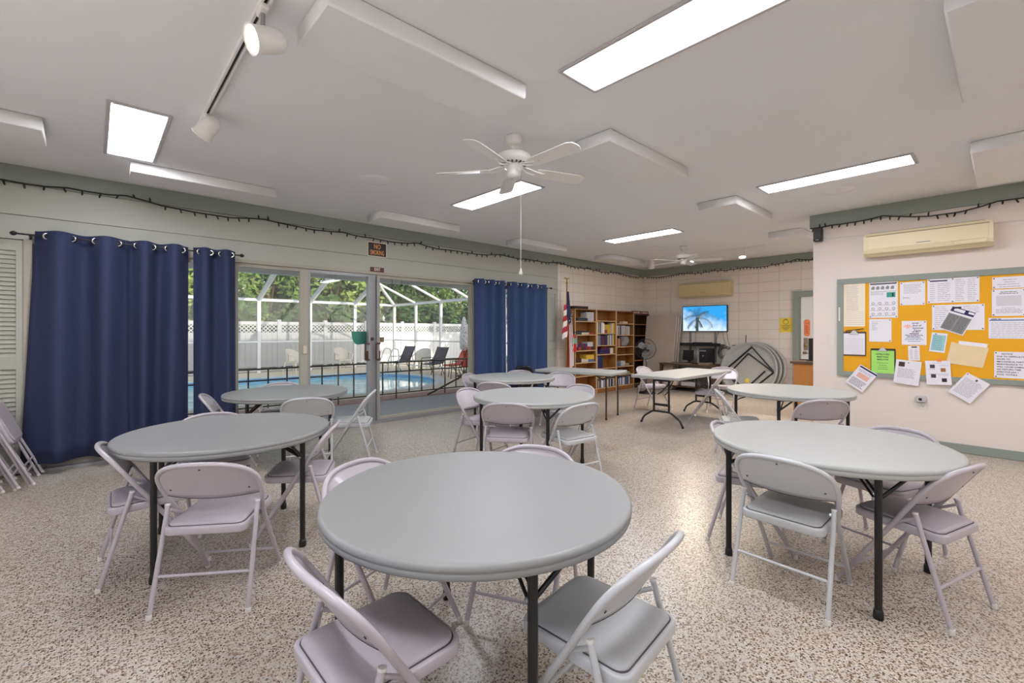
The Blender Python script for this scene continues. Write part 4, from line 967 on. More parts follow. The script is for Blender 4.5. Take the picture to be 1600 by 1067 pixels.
for k in range(6): bx('card_box', 7.55 + .115 * k, .97, .1, .075, .17, ('wine_box', 'red_box', 'oak_dark')[k % 3], 'small dark red box in the lower row on the third shelf of the flag-side bookcase', 'box', 'dark red card boxes')
for k in range(4): bx('card_box', 7.56 + .105 * k, 1.046, .1, .06, .16, ('wine_box', 'purple_box')[k % 2], 'small wine coloured box stacked in the upper row on the third shelf', 'box', 'wine card boxes')
bx('storage_box', 8.02, 1.046, .2, .1, .17, 'grey_box', 'small whitish box on top of the dark red boxes', 'box')
bx('board_game', 7.62, .71, .2, .09, .19, 'oak_dark', 'dark brown box on the fourth shelf of the flag-side bookcase', 'box')
bx('board_game', 7.83, .71, .24, .07, .19, 'cream_box', 'cream box beside the yellow one on the fourth shelf', 'box')
bx('board_game', 8.06, .71, .2, .055, .19, 'blue_box', 'blue flat box under the yellow game box', 'box')
bx('board_game', 8.02, .766, .28, .1, .19, 'yellow_box', 'yellow game box on the fourth shelf of the flag-side bookcase', 'box')
rb = random.Random(21)
def books(x0, x1, z, cols, hmin, hmax, label, group, wmin=.022, wmax=.045):
    x = x0
    while x < x1:
        w = rb.uniform(wmin, wmax); h = rb.uniform(hmin, hmax); c = rb.choice(cols)
        o = bx('book', x + w / 2, z, w - .002, h, rb.uniform(.13, .17), c, label, 'book', group)
        q = MB(); q.b2(-w / 2 + .003, w / 2 - .005, -.055, .06, h - .004, h + .0005); q.build('pages', 'paper_cream', o)
        x += w
cA = ['paper', 'ink_navy', 'dark_grey', 'cream_box', 'blue_box', 'black_plastic']
books(8.25, 8.52, 1.335, cA, .22, .25, 'tall book in the left part of the upper row of the middle bookcase', 'upper row of tall books')
bx('book', 8.7, 1.335, .26, .2, .05, 'yellow_box', 'large yellow book facing out in the middle bookcase', 'book', None, YF + .1)
books(8.84, 8.92, 1.335, ['yellow_box', 'cream_box'], .22, .25, 'yellowish book at the end of the upper row beside the large yellow one', 'yellow books at the row end')
bx('book', 8.6, 1.335, .1, .08, .12, 'red_box', 'small red book standing before the large yellow one', 'book')
cB = ['oak_dark', 'purple_box', 'grey_box', 'ink_navy', 'cream_box', 'dark_grey', 'wine_box', 'blue_box', 'tan_box']
books(8.25, 8.86, 1.065, cB, .2, .25, 'book in the dense second row of the middle bookcase', 'second row of books')
bx('book', 8.89, 1.065, .05, .24, .16, 'yellow_box', 'yellow spine ending the second row of the middle bookcase', 'book')
for k, (c, w) in enumerate((('purple_box', .4), ('ink_navy', .38), ('purple_box', .36), ('wine_box', .3))): bx('book', 8.55 + .01 * k, .865 + .04 * k, w, .038, .17, c, ('lowest', 'second', 'third', 'top')[k] + ' book of the lying purple pile in the middle bookcase', 'book')
bx('storage_box', 8.83, .865, .12, .13, .15, 'cream_box', 'cream box right of the purple pile of books', 'box')
bx('binder', 8.38, .55, .2, .27, .16, 'ink_navy', 'dark blue binder standing in the middle bookcase', 'binder'); bx('binder', 8.27, .55, .03, .26, .16, 'paper', 'thin white binder beside the dark blue one', 'binder')
cD = ['paper', 'grey_box', 'dark_grey', 'blue_box', 'ink_navy', 'cream_box']
books(8.26, 8.9, .11, cD, .16, .19, 'disc case in the bottom row of the middle bookcase', 'disc cases in the bottom row', .02, .035)
bx('storage_box', 9.38, 1.565, .2, .05, .1, 'cream_box', 'low cream item on the top shelf above the clock', 'box')
bx('folder', 8.99, 1.565, .012, .24, .17, 'cream_box', 'cream folder leaning at the side of the clock bookcase top shelf', 'folder')
books(9.0, 9.58, 1.295, cD, .2, .22, 'pale disc case in the row above the clock', 'disc cases above the clock', .02, .035)
books(9.0, 9.2, 1.02, ['red_box', 'wine_box', 'cream_box', 'tan_box'], .16, .2, 'reddish book beside the clock', 'reddish books beside the clock')
t = thing('wall_clock', 'round white wall clock standing on a shelf', 'clock', (9.4, YF + .1, 1.02), math.radians(-38))
MC = frame((0, 0, .14), (1, 0, 0), (0, 0, 1)) @ Matrix.Diagonal((.9, .9, 1, 1)) @ Matrix.Rotation(math.radians(-6), 4, 'X')
f = MB(); f.lathe([(0, -.02), (.145, -.02), (.15, 0), (.148, .012), (.138, .014), (.134, .006)], 36, 0, MC); f.build('rim', 'mid_grey', t)
f = MB(); f.lathe([(.136, .0), (.136, .005), (0, .005)], 32, 0, MC); f.build('dial', 'paper', t)
f = MB()
for k in range(12): f.box(MC @ Vector((.115 * math.sin(k * PI / 6), .115 * math.cos(k * PI / 6), .006)), (.006, .003, .02), 0, (MC.to_3x3() @ Matrix.Rotation(-k * PI / 6, 3, 'Z') @ Matrix(((1, 0, 0), (0, 0, 1), (0, 1, 0)))))
f.build('hour_marks', 'ink', t)
f = MB(); f.tube([MC @ Vector((0, 0, .008)), MC @ Vector((-.06, -.01, .008))], .004, 5); f.tube([MC @ Vector((0, 0, .009)), MC @ Vector((-.02, .09, .009))], .003, 5); f.build('hands', 'black_plastic', t)
for x, w, h, c, lb in ((9.1, .16, .07, 'blue_box', 'blue box on the shelf below the empty one in the clock bookcase'), (9.28, .18, .12, 'grey_box', 'bluish grey box in the middle of the lower clock bookcase shelf'), (9.46, .16, .06, 'tan_box', 'tan box beside the bluish grey one'), (9.6, .1, .05, 'dark_grey', 'dark small box at the shelf end beside the tan box')): bx('storage_box', x, .555, w, h, .17, c, lb, 'box')
bx('storage_box', 9.36, .36, .4, .05, .18, 'green_box', 'flat green box on the low shelf of the clock bookcase', 'box'); bx('storage_box', 9.3, .41, .3, .04, .17, 'paper', 'flat white box lying on the green one', 'box')
books(9.0, 9.56, .11, cD + ['red_box'], .15, .2, 'disc case in the bottom row of the clock bookcase', 'disc cases under the clock', .02, .04)
t = thing('plank_sign', 'dark red plank with pale lettering on top of the corner bookcase', 'sign', (10.05, YF + .05, 1.8))
f = MB(); f.box((0, 0, .04), (.72, .05, .08), bev=.004); f.build('plank', 'wine_box', t)
f = MB(); MP = frame((0, -.0255, .04), (1, 0, 0), (0, 0, 1)); rs = random.Random(5); x = -.3
while x < .3:
    if not -.03 < x < .07: f.prism([(x, -.018), (x + .02, -.018), (x + .022, .012 + rs.uniform(0, .014)), (x + .004, .016)], 0, .001, 0, MP)
    x += .034
f.build('pale_lettering', 'paper_cream', t)
text_mesh('lettering', '&', .06, 'paper_cream', t, MP @ Tm(.025, 0, 0))
# flag and extinguisher
t = thing('flag', 'american flag hanging limp on a pole beside the bookcases', 'flag', (7.17, 6.16, 0))
f = MB(); f.lathe([(.15, 0), (.15, .02), (.05, .05), (.025, .09)], 20); f.build('base', 'gold', t)
f = MB(); f.tube([(0, 0, .05), (.03, .0, 2.36)], .014, 8); f.build('pole', 'brass', t)
f = MB(); f.lathe([(0, 0), (.02, .005), (.025, .03), (.012, .05), (.01, .09), (.02, .1), (.0, .14)], 12, 0, Tm(.03, 0, 2.35))
for s in (-1, 1): f.tube([(.03, 0, 2.44), (.03 + s * .05, 0, 2.49), (.03 + s * .08, 0, 2.46)], .008, 6)
f.build('eagle_finial', 'gold', t)
def cloth(name, pts, m, wob, par, skew=0.0):
    """hanging strip: pts = (z, x_left, x_right, y)"""
    vs = []; fs = []; nx = 8
    for sd in (0, 1):
        for z, xa, xb, y in pts:
            for i in range(nx + 1):
                u = i / nx; vs.append((xa + (xb - xa) * u, y + wob * math.sin(u * 9 + z * 3) + sd * .005, z + skew * u))
    N = len(pts) * (nx + 1)
    for k in range(len(pts) - 1):
        for i in range(nx):
            a, b_, c, d = k * (nx + 1) + i, k * (nx + 1) + i + 1, (k + 1) * (nx + 1) + i + 1, (k + 1) * (nx + 1) + i
            fs.append((a, d, c, b_)); fs.append((a + N, b_ + N, c + N, d + N))
    return MB().add(vs, fs, 0, True).build(name, m, par)
cloth('union', [(2.2, .02, .06, -.03), (1.95, .0, .1, -.035), (1.75, -.02, .14, -.04), (1.55, .01, .13, -.045)], 'flag_blue', .015, t)
q = MB(); rs = random.Random(2)
for k in range(7): q.lathe([(0, 0), (.012, 0), (.012, .002), (0, .002)], 5, 0, axis_to((rs.uniform(.02, .13), -.075, rs.uniform(1.58, 1.8)), (0, -1, 0)))
q.build('stars', 'flag_white', t)
strp = [(1.56, .02, .13), (1.2, .03, .16), (.9, .04, .18), (.62, .04, .18)]
for k in range(6):
    a, b_ = k / 6, (k + 1) / 6
    cloth('stripe', [(z + .12 * (a - .5), xa + (xb - xa) * a, xa + (xb - xa) * b_, -.045 - .012 * (k % 2)) for z, xa, xb in strp], 'flag_red' if k % 2 == 0 else 'flag_white', .004, t)
for k in range(6):
    z1 = 1.9 - .115 * k; cloth('stripe', [(z1, -.1 - .012 * min(k, 4), .02, -.03), (z1 - .05, -.12 - .012 * min(k, 4), .015, -.04), (z1 - .118, -.11 - .012 * min(k, 4), .01, -.03)], 'flag_red' if k % 2 == 0 else 'flag_white', .012, t, .07)
cloth('fringe', [(.6, .03, .18, -.05), (.53, .04, .17, -.05)], 'gold', .01, t)
t = thing('fire_extinguisher', 'red fire extinguisher hung on the side of the flag-side bookcase', 'fire extinguisher', (7.385, 6.13, .95))
f = MB(); f.lathe([(.05, 0), (.055, .02), (.055, .3), (.04, .35), (.02, .37)], 20); f.build('cylinder', 'fire_red', t)
f = MB(); f.lathe([(.0565, .17), (.0565, .29)], 20); f.build('paper_label', 'green_box', t)
f = MB(); f.tube([(0, 0, .37), (0, 0, .41)], .015, 8); f.tube([(-.06, 0, .43), (.03, 0, .4), (.06, 0, .41)], .008, 6); f.tube([(-.06, 0, .46), (.02, 0, .42)], .008, 6); f.build('valve', 'black_metal', t)
f = MB(); f.tube([(-.02, -.02, .39), (-.07, -.02, .34), (-.065, -.02, .12)], .009, 6); f.build('hose', 'black_plastic', t)
f = MB(); f.b2(.05, .08, -.03, .03, .1, .36); f.build('bracket', 'frame_grey', t)

# ---------------------------------------------------------------- notice board and cream wall
mat('pale_red', '#e8b4a4', .8); mat('pale_grey', '#d4d0d6', .8)
BX0 = XB - .001
t = thing('notice_board', 'wide yellow notice board in a grey green frame on the cream wall', 'notice board', (BX0, .36, .8))
f = MB(); f.b2(-.015, 0, -1.12, 1.12, .03, 1.24); f.build('cork_panel', 'cork_yellow', t)
f = MB(); f.b2(-.028, 0, -1.17, 1.17, 1.2, 1.27, bev=.003); f.b2(-.028, 0, -1.17, 1.17, 0, .06, bev=.003); f.b2(-.028, 0, 1.1, 1.17, .06, 1.2, bev=.003); f.b2(-.028, 0, -1.17, -1.1, .06, 1.2, bev=.003)
fo = f.build('frame', 'sage_dark', t)
f = MB(); f.b2(-.034, -.028, 1.135, 1.15, .72, .9); f.build('clip_strip', 'white_gloss', fo)
XS = BX0 - .016
rp_ = random.Random(8)
def sheet(y, z, w, h, ang, name, m, label, cat='paper', tacks=((0, 1),), lift=.0, draw=None, group=None):
    """paper pinned to the board: (y, z) = centre, ang = clockwise tilt seen from the room"""
    t = thing(name, label, cat, (XS - lift, y, z), 0, group)
    a = math.radians(-ang); r = Vector((0, -math.cos(a), math.sin(a))); u = Vector((0, math.sin(a), math.cos(a)))
    M = frame((0, 0, 0), r, u)
    f = MB(); f.prism([(-w / 2, -h / 2), (w / 2, -h / 2), (w / 2, h / 2), (-w / 2, h / 2)], 0, .0012, 0, M); f.build('sheet', m, t)
    if draw: draw(t, M @ Tm(0, 0, .0012), w, h)
    for i, j in tacks:
        f = MB(); f.lathe([(0, .001), (.006, .002), (.0065, .006), (.004, .009), (0, .01)], 10, 0, M @ Tm(i * (w / 2 - .014), j * (h / 2 - .014), 0)); f.build('thumbtack', 'dark_grey', t)
    return t
C4 = ((-1, 1), (1, 1), (-1, -1), (1, -1))
def bars(rows, m='ink_light', th=.005):
    """rows: (y fraction from the top, x0 fraction, x1 fraction)"""
    def d(t, M, w, h):
        q = MB()
        for y, a, b in rows:
            yy = h / 2 - y * h; x = a; 
            while x < b - .01:
                e = min(b, x + rp_.uniform(.05, .16)); q.prism([(-w / 2 + x * w, yy - th / 2), (-w / 2 + e * w, yy - th / 2), (-w / 2 + e * w, yy + th / 2), (-w / 2 + x * w, yy + th / 2)], 0, .0005, 0, M); x = e + .018
        q.build('printed_lines', m, t)
    return d
def rect(t, M, name, m, x0, x1, y0, y1, z=.0004):
    q = MB(); q.prism([(x0, y0), (x1, y0), (x1, y1), (x0, y1)], 0, z, 0, M); return q.build(name, m, t)
def rows(y0, y1, n, a=.1, b=.9, jit=.2): return [(y0 + (y1 - y0) * i / (n - 1), a, b - rp_.uniform(0, jit)) for i in range(n)]
def many(*ds):
    def d(t, M, w, h):
        for q in ds: q(t, M, w, h)
    return d
sheet(1.345, 1.725, .225, .56, 0, 'notice_sheet', 'paper_cream', 'tall narrow cream list at the upper corner of the notice board', tacks=(), draw=many(bars(rows(.06, .62, 18, .12, .72, .1), th=.004), bars(rows(.66, .95, 7, .08, .95, .02), th=.003)))
def rules_poster(t, M, w, h):
    rect(t, M, 'dark_header', 'ink', -w * .45, w * .45, h * .44, h * .475)
    q = MB()
    for k in range(5): q.prism([(-w * .42 + k * w * .17, h * .3), (-w * .31 + k * w * .17, h * .3), (-w * .3 + k * w * .17, h * .37), (-w * .36 + k * w * .17, h * .4), (-w * .43 + k * w * .17, h * .35)], 0, .0005, 0, M)
    q.prism([(-w * .45, h * .235), (w * .45, h * .235), (w * .45, h * .245), (-w * .45, h * .245)], 0, .0005, 0, M); q.build('small_pictures', 'mid_grey', t)
    rect(t, M, 'teal_picture', 'teal_plastic', w * .12, w * .42, h * .07, h * .21); rect(t, M, 'black_arrow', 'black_plastic', w * .3, w * .36, h * .09, h * .19, .0008)
    q = MB()
    for i in range(4):
        for j in range(3): q.lathe([(.011, 0), (.015, 0), (.015, .0006), (.011, .0006), (.011, 0)], 14, 0, M @ Tm(-w * .36 + i * w * .24, -h * .09 - j * h * .15, 0))
    q.build('round_icons', 'ink', t)
sheet(1.05, 1.775, .28, .445, 0, 'rules_poster', 'paper', 'poster of small icons with a black header and teal picture', 'poster', C4, draw=many(rules_poster, bars([(.64, .06, .9), (.79, .06, .9), (.94, .06, .9), (.3, .06, .5), (.34, .06, .5)], 'ink_light', .006)))
sheet(.775, 1.84, .23, .28, 0, 'notice_sheet', 'paper', 'letter sheet alone between the icon poster and the wide schedule', tacks=C4, draw=bars(rows(.12, .48, 7, .15, .9, .2) + [(.66, .12, .35), (.7, .12, .4)]))
def sched(t, M, w, h): rect(t, M, 'blue_heading', 'ink_navy', -w * .45, -w * .1, h * .38, h * .43)
sheet(.425, 1.857, .43, .285, 0, 'schedule_sheet', 'paper', 'wide two page schedule at the top of the notice board', tacks=C4 + ((0, 1), (0, -1)), draw=many(sched, bars(rows(.22, .9, 9, .05, .16, .03) + rows(.22, .9, 10, .2, .47, .06)), bars(rows(.1, .92, 12, .55, .74, .05) + rows(.1, .92, 12, .78, .96, .05))))
sheet(.385, 1.545, .43, .29, 0, 'notice_sheet', 'paper', 'wide sheet half covered by the tilted grey flyer', tacks=C4, draw=bars(rows(.08, .92, 12, .05, .35, .1) + rows(.08, .3, 4, .6, .95, .1)))
def flyer(t, M, w, h):
    rect(t, M, 'dark_header', 'ink_navy', -w * .46, w * .46, h * .28, h * .47); rect(t, M, 'grey_body', 'mid_grey', -w * .46, w * .46, -h * .47, h * .2)
    rect(t, M, 'white_title_box', 'paper', -w * .34, w * .08, h * .32, h * .44, .0008); rect(t, M, 'white_title_box', 'paper', w * .22, w * .44, h * .36, h * .44, .0008)
    q = MB(); q.box(M @ Vector((-w * .26, h * .47, .004)), (.01, .06, .02), 0); q.build('bulldog_clip', 'black_plastic', t)
sheet(.385, 1.508, .22, .285, 24, 'grey_flyer', 'paper', 'tilted grey and black printed flyer held by a clip', 'flyer', ((-.8, 1),), .006, many(flyer, bars(rows(.35, .93, 16, .08, .48, .06) + rows(.35, .93, 16, .52, .92, .06), 'ink', .004)))
def head(s, m='ink', sz=.022, y=.4, b=.0008):
    return lambda t, M, w, h: text_mesh('lettering', s, sz, m, t, M @ Tm(0, y * h, 0), extrude=.0003, bold=b)
sheet(-.02, 1.912, .265, .125, 0, 'notice_sheet', 'paper', 'small wide sheet at the cut off upper corner of the notice board', tacks=C4, draw=bars([(.25, .3, .7), (.45, .35, .65), (.65, .15, .75), (.85, .2, .8)], 'ink_light', .006))
sheet(-.01, 1.695, .25, .29, 0, 'table_sheet', 'paper', 'sheet with a pale grey table below the small wide one', tacks=C4, draw=many(bars([(.1, .25, .75), (.16, .22, .78)], 'ink', .006), lambda t, M, w, h: rect(t, M, 'grey_table', 'pale_grey', -w * .37, w * .37, -h * .12, h * .26), bars([(.7, .3, .7)] + rows(.75, .88, 4, .12, .9, .1))))
sheet(-.03, 1.418, .34, .225, 0, 'calendar_sheet', 'paper', 'sheet with a blue header bar near the edge of the photo', tacks=(), draw=many(lambda t, M, w, h: rect(t, M, 'blue_bar', 'ink_blue', -w * .48, w * .48, h * .36, h * .41), bars([(.06, .05, .3)], 'ink_navy', .008), bars(rows(.25, .92, 8, .05, .95, .05))))
sheet(1.08, 1.395, .22, .285, 0, 'notice_sheet', 'paper', 'mostly blank sheet with a short list below the icon poster', tacks=((1, 1), (1, -1)), draw=bars([(.1, .1, .55)] + [(.16 + .04 * i, .12, .22 + rp_.uniform(.05, .2)) for i in range(9)], 'ink_light', .004))
def party(t, M, w, h):
    for s, y, x, sz in (('End of', .3, .12, .03), ('Summer', .2, .16, .03), ('Party', .1, .14, .03)): text_mesh('lettering', s, sz, 'ink_navy', t, M @ Tm(x * w, y * h, 0), extrude=.0003, bold=.0006)
    q = MB()
    for k in range(5): a = math.radians(40 + 25 * k); q.prism([(-w * .26, h * .17), (-w * .26 + .05 * math.cos(a) - .006, h * .17 + .05 * math.sin(a)), (-w * .26 + .05 * math.cos(a) + .006, h * .17 + .05 * math.sin(a))], 0, .0006, 0, M)
    q.build('autumn_leaf', 'orange_paper', t); rect(t, M, 'bold_line', 'black_plastic', -w * .18, w * .2, -h * .05, -h * .02)
sheet(.76, 1.365, .225, .29, 0, 'party_flyer', 'paper', 'party flyer with an orange leaf in the middle of the board', 'flyer', ((1, 1),), 0, many(party, bars([(.1, .42, .7), (.46, .42, .7), (.6, .14, .85), (.66, .22, .75)], 'ink_navy', .008), bars([(.72, .16, .8), (.78, .12, .86), (.85, .24, .76)], 'ink_blue', .006)))
sheet(.546, 1.252, .135, .225, 7, 'teal_leaflet', 'paper', 'small leaflet with a pale teal printed block', 'leaflet', ((-.6, 1),), .002, many(lambda t, M, w, h: rect(t, M, 'teal_block', 'teal_paper', -w * .42, w * .42, -h * .42, h * .4), bars(rows(.2, .85, 8, .15, .85, .2), 'ink_blue', .004)))
sheet(.76, 1.12, .105, .175, -2, 'receipt_slip', 'paper', 'narrow slip hanging below the party flyer', 'paper', ((.7, 1),), .003, many(lambda t, M, w, h: rect(t, M, 'black_mark', 'black_plastic', -w * .2, w * .25, h * .38, h * .46), bars(rows(.25, .9, 10, .15, .45, .1) + rows(.25, .9, 10, .55, .9, .1), 'ink_light', .004)))
# clipboards
def clipboard(y, z, w, h, m, board, label, draw, pen=False):
    t = thing('clipboard', label, 'clipboard', (XS - .002, y, z)); M = frame((0, 0, 0), (0, -1, 0), (0, 0, 1))
    f = MB(); f.prism(rrect(w + .02, h + .03, .012, 3), 0, .004, 0, M @ Tm(.003, -.003, 0)); f.build('board', board, t)
    f = MB(); f.prism([(-w / 2, -h / 2), (w / 2, -h / 2), (w / 2, h / 2 - .012), (-w / 2, h / 2 - .012)], .004, .006, 0, M); f.build('sheet', m, t)
    f = MB(); c = h / 2
    f.prism([(-.055, c - .022), (.055, c - .022), (.03, c), (.015, c + .022), (0, c + .03), (-.015, c + .022), (-.03, c)], .006, .014, 0, M); f.build('clip', 'chrome', t)
    draw(t, M @ Tm(0, 0, .006), w, h)
    if pen:
        f = MB(); f.tube([M @ Vector((-.09, c + .02, .012)), M @ Vector((.1, c + .05, .012))], .005, 8); f.build('pen', 'black_plastic', t)
def grid(t, M, w, h):
    q = MB()
    for k in range(9): q.prism([(-w * .42 + k * w * .1, -h * .45), (-w * .415 + k * w * .1, -h * .45), (-w * .415 + k * w * .1, h * .25), (-w * .42 + k * w * .1, h * .25)], 0, .0004, 0, M)
    for k in range(10): q.prism([(-w * .42, -h * .45 + k * h * .075), (w * .42, -h * .45 + k * h * .075), (w * .42, -h * .446 + k * h * .075), (-w * .42, -h * .446 + k * h * .075)], 0, .0004, 0, M)
    q.build('ruled_grid', 'ink_light', t)
clipboard(1.345, 1.225, .225, .285, 'paper', 'walnut', 'brown clipboard holding a ruled sign-up sheet, pen on top', grid, True)
def minutes(t, M, w, h):
    for s, y in (('APPROVED', .3), ('MEETING', .19), ('MINUTES', .08)): text_mesh('lettering', s, .027, 'ink', t, M @ Tm(0, y * h, 0), extrude=.0003, bold=.0006)
    bars([(.56, .25, .75), (.65, .33, .68), (.73, .3, .7), (.81, .28, .72)], 'ink', .005)(t, M, w, h)
clipboard(1.055, 1.005, .225, .3, 'green_paper', 'black_plastic', 'black clipboard with a bright green sheet titled approved meeting minutes', minutes)
# sheets hanging over the lower frame
def red_flyer(t, M, w, h):
    rect(t, M, 'dark_strip', 'ink_navy', -w * .45, w * .5, h * .4, h * .47)
    q = MB(); q.prism([(-w * .3, -h * .02), (w * .32, -h * .02), (w * .32, h * .2), (-w * .3, h * .2)], 0, .0004, 0, M); q.build('pale_red_block', 'pale_red', t)
sheet(1.268, .78, .215, .285, 34, 'tilted_flyer', 'paper', 'tilted flyer with a pale red block overhanging the board corner', 'flyer', ((0, 1),), .014, many(red_flyer, bars(rows(.62, .9, 6, .1, .9, .15), 'ink', .006), bars([(.18, .1, .85), (.24, .1, .8)], 'ink_blue', .005)))
sheet(.82, .885, .235, .29, 6, 'photo_letter', 'paper', 'letter with a small portrait picture at its corner below the party flyer', 'paper', ((0, .9),), .014, many(lambda t, M, w, h: rect(t, M, 'small_picture', 'oak_dark', -w * .38, -w * .14, h * .22, h * .42), bars(rows(.36, .72, 9, .12, .85, .15))))
def pics(t, M, w, h):
    for k, (x, y, c) in enumerate(((-.22, .25, 'dark_grey'), (.2, .1, 'oak'), (-.2, -.15, 'dark_grey'), (.22, -.32, 'black_plastic'))): rect(t, M, 'small_picture', c, (x - .1) * w, (x + .1) * w, (y - .06) * h, (y + .09) * h)
sheet(.545, .9, .215, .28, -3, 'picture_sheet', 'paper', 'sheet with four small pictures held by an orange clip', 'paper', (), .014, many(pics, lambda t, M, w, h: rect(t, M, 'orange_clip', 'orange_paper', -w * .02, w * .16, h * .46, h * .58, .01), bars([(.1, .3, .65), (.2, .55, .9), (.36, .1, .4), (.55, .1, .9), (.6, .5, .9)], 'ink_light', .004)))
sheet(.295, .745, .215, .28, 34, 'tilted_letter', 'paper', 'tilted white letter hanging below the board under the folder', 'paper', ((-1, 1),), .014, many(bars(rows(.2, .85, 15, .1, .9, .12)), lambda t, M, w, h: rect(t, M, 'crest', 'ink', -w * .02, w * .06, h * .34, h * .42)))
t = thing('manila_folder', 'manila folder pinned flat below the tilted grey flyer', 'folder', (XS - .002, .305, 1.115)); M = frame((0, 0, 0), (0, -math.cos(.14), -math.sin(.14)), (0, -math.sin(.14), math.cos(.14)))
f = MB(); f.prism([(-.16, -.12), (.14, -.12), (.155, .11), (.05, .11), (-.06, .11), (-.15, .13)], 0, .003, 0, M); f.build('cover', 'manila', t)
f = MB(); f.prism([(-.09, .1), (.14, .1), (.14, .15), (-.09, .15)], -.001, .001, 0, M); f.build('inner_sheet', 'paper', t)
def notice(t, M, w, h):
    for k, s in enumerate(('NOTICE', 'DUE TO DIFFICULTY', 'ISSUES TO', 'MECHANICAL PARTS', 'MAINTENANCE TO', 'WILL CAUSE DAMAGE', 'NO RETURN TIME', 'EFFECTIVE JAN 1', 'POOL TOWELS')):
        text_mesh('handwriting', s, .022, 'ink', t, M @ Tm(-w * .43 if k else -w * .3, h * (.41 - .098 * k), 0), extrude=.0003, align='LEFT', bold=.0006)
sheet(-.04, 1.02, .275, .285, 0, 'handwritten_notice', 'paper', 'handwritten capital letter notice at the lower edge of the photo side', 'notice', C4, 0, notice)
# wall fittings
t = thing('wall_speaker', 'small black speaker high on the cream wall, by its end', 'speaker', (XB, 1.735, 2.6))
f = MB(); f.b2(-.1, -.01, -.05, .05, 0, .18, bev=.008); f.build('cabinet', 'black_plastic', t)
f = MB(); f.b2(-.104, -.1, -.042, .042, .03, .172); f.build('grille', 'dark_grey', t)
f = MB(); f.b2(-.105, -.1, -.02, .02, .012, .02); f.build('badge', 'chrome', t)
f = MB(); f.b2(-.012, 0, -.03, .03, .05, .13); f.build('bracket', 'black_plastic', t)
f = MB(); f.tube([(-.02, -.05, .06), (-.004, -.1, .03), (-.004, -.3, .028), (-.004, -.52, .015)], .0035, 5); f.build('wire', 'cord_white', t)
f = MB(); f.tube([(XB - .005, .1, 2.57), (XB - .005, -.2, 2.565), (XB - .005, -.6, 2.57)], .003, 5); tag(f.build('wall_wire', 'cord_white'), 'thin pale wire running from the cream wall air conditioner to the photo edge', 'cable')
tag(MB().b2(XB - .006, XB, 1.56, 1.63, 1.2, 1.32, bev=.002).build('switch_plate', 'wall_paint'), 'blank painted plate on the cream wall beside the notice board', 'switch plate')
t = thing('wall_outlet', 'power outlet with a plug-in grey gadget under the notice board', 'outlet', (XB, .68, .46))
f = MB(); f.b2(-.006, 0, -.04, .04, 0, .13, bev=.002); f.build('cover_plate', 'white_gloss', t)
f = MB(); f.b2(-.0075, -.006, -.012, -.008, .035, .045); f.b2(-.0075, -.006, .008, .012, .035, .045); f.b2(-.0075, -.006, -.004, .004, .02, .028); f.build('sockets', 'dark_grey', t)
f = MB(); f.slab(rrect(.11, .085, .035, 5), 0, .05, .014, 0, frame((-.006, .015, .115), (0, -1, 0), (0, 0, 1))); go = f.build('gadget', 'grey_box', t)
f = MB(); f.b2(-.058, -.055, .005, .035, .1, .13); f.build('sensor', 'black_plastic', go)
# counter behind the wall end
t = thing('cabinet_counter', 'orange oak counter cabinet with dark top behind the wall end', 'counter', (8.72, 1.8, 0))
f = MB(); f.b2(-.32, .32, -.7, .56, .1, .86); f.build('body', 'oak_orange', t)
f = MB(); f.b2(-.36, .36, -.74, .6, .86, .9, bev=.006); f.build('top', 'walnut', t)
f = MB(); f.b2(-.335, -.32, -.68, .5, .13, .84); f.build('front_panel', 'oak_orange', t)
for y in (-.6, .5):
    f = MB(); f.lathe([(0, -.02), (.045, -.02), (.05, 0), (.045, .02), (0, .02)], 16, 0, Tm(-.24, y, .05) @ Matrix.Rotation(PI / 2, 4, 'X')); f.tube([(-.24, y, .05), (-.22, y, .1)], .012, 6); f.build('caster', 'black_plastic', t)
t = thing('speaker_box', 'black upright box standing on the counter', 'speaker', (8.62, 2.08, .9))
f = MB(); f.b2(-.1, .1, -.12, .1, .012, .37, bev=.006); f.build('case', 'black_plastic', t)
f = MB(); f.b2(-.12, .12, -.14, .12, 0, .012); f.b2(-.13, -.1, .1, .22, .015, .03); f.b2(-.12, -.1, .1, .16, .12, .13); f.build('stand', 'dark_grey', t)

# ---------------------------------------------------------------- outside: walkway, railing, pool, cage, fence, trees
GZ = -.1
struct('ground', MB().b2(-60, 90, 9.3, 110, -1.5, -1.2), 'soil', 'grassy ground far beyond the fence')
struct('walkway', MB().b2(-3, 12, YW + .15, 9.0, -.3, GZ), 'concrete', 'grey concrete walkway under the roof overhang')
struct('deck_edge', MB().b2(-3, 12, 9.0, 9.6, -.3, GZ + .012), 'paver', 'reddish paver band along the walkway')
struct('lanai_beam', MB().b2(-3, 12, 9.0, 9.12, 2.42, 2.68, bev=.005), 'white_paint', 'white beam at the edge of the roof overhang')
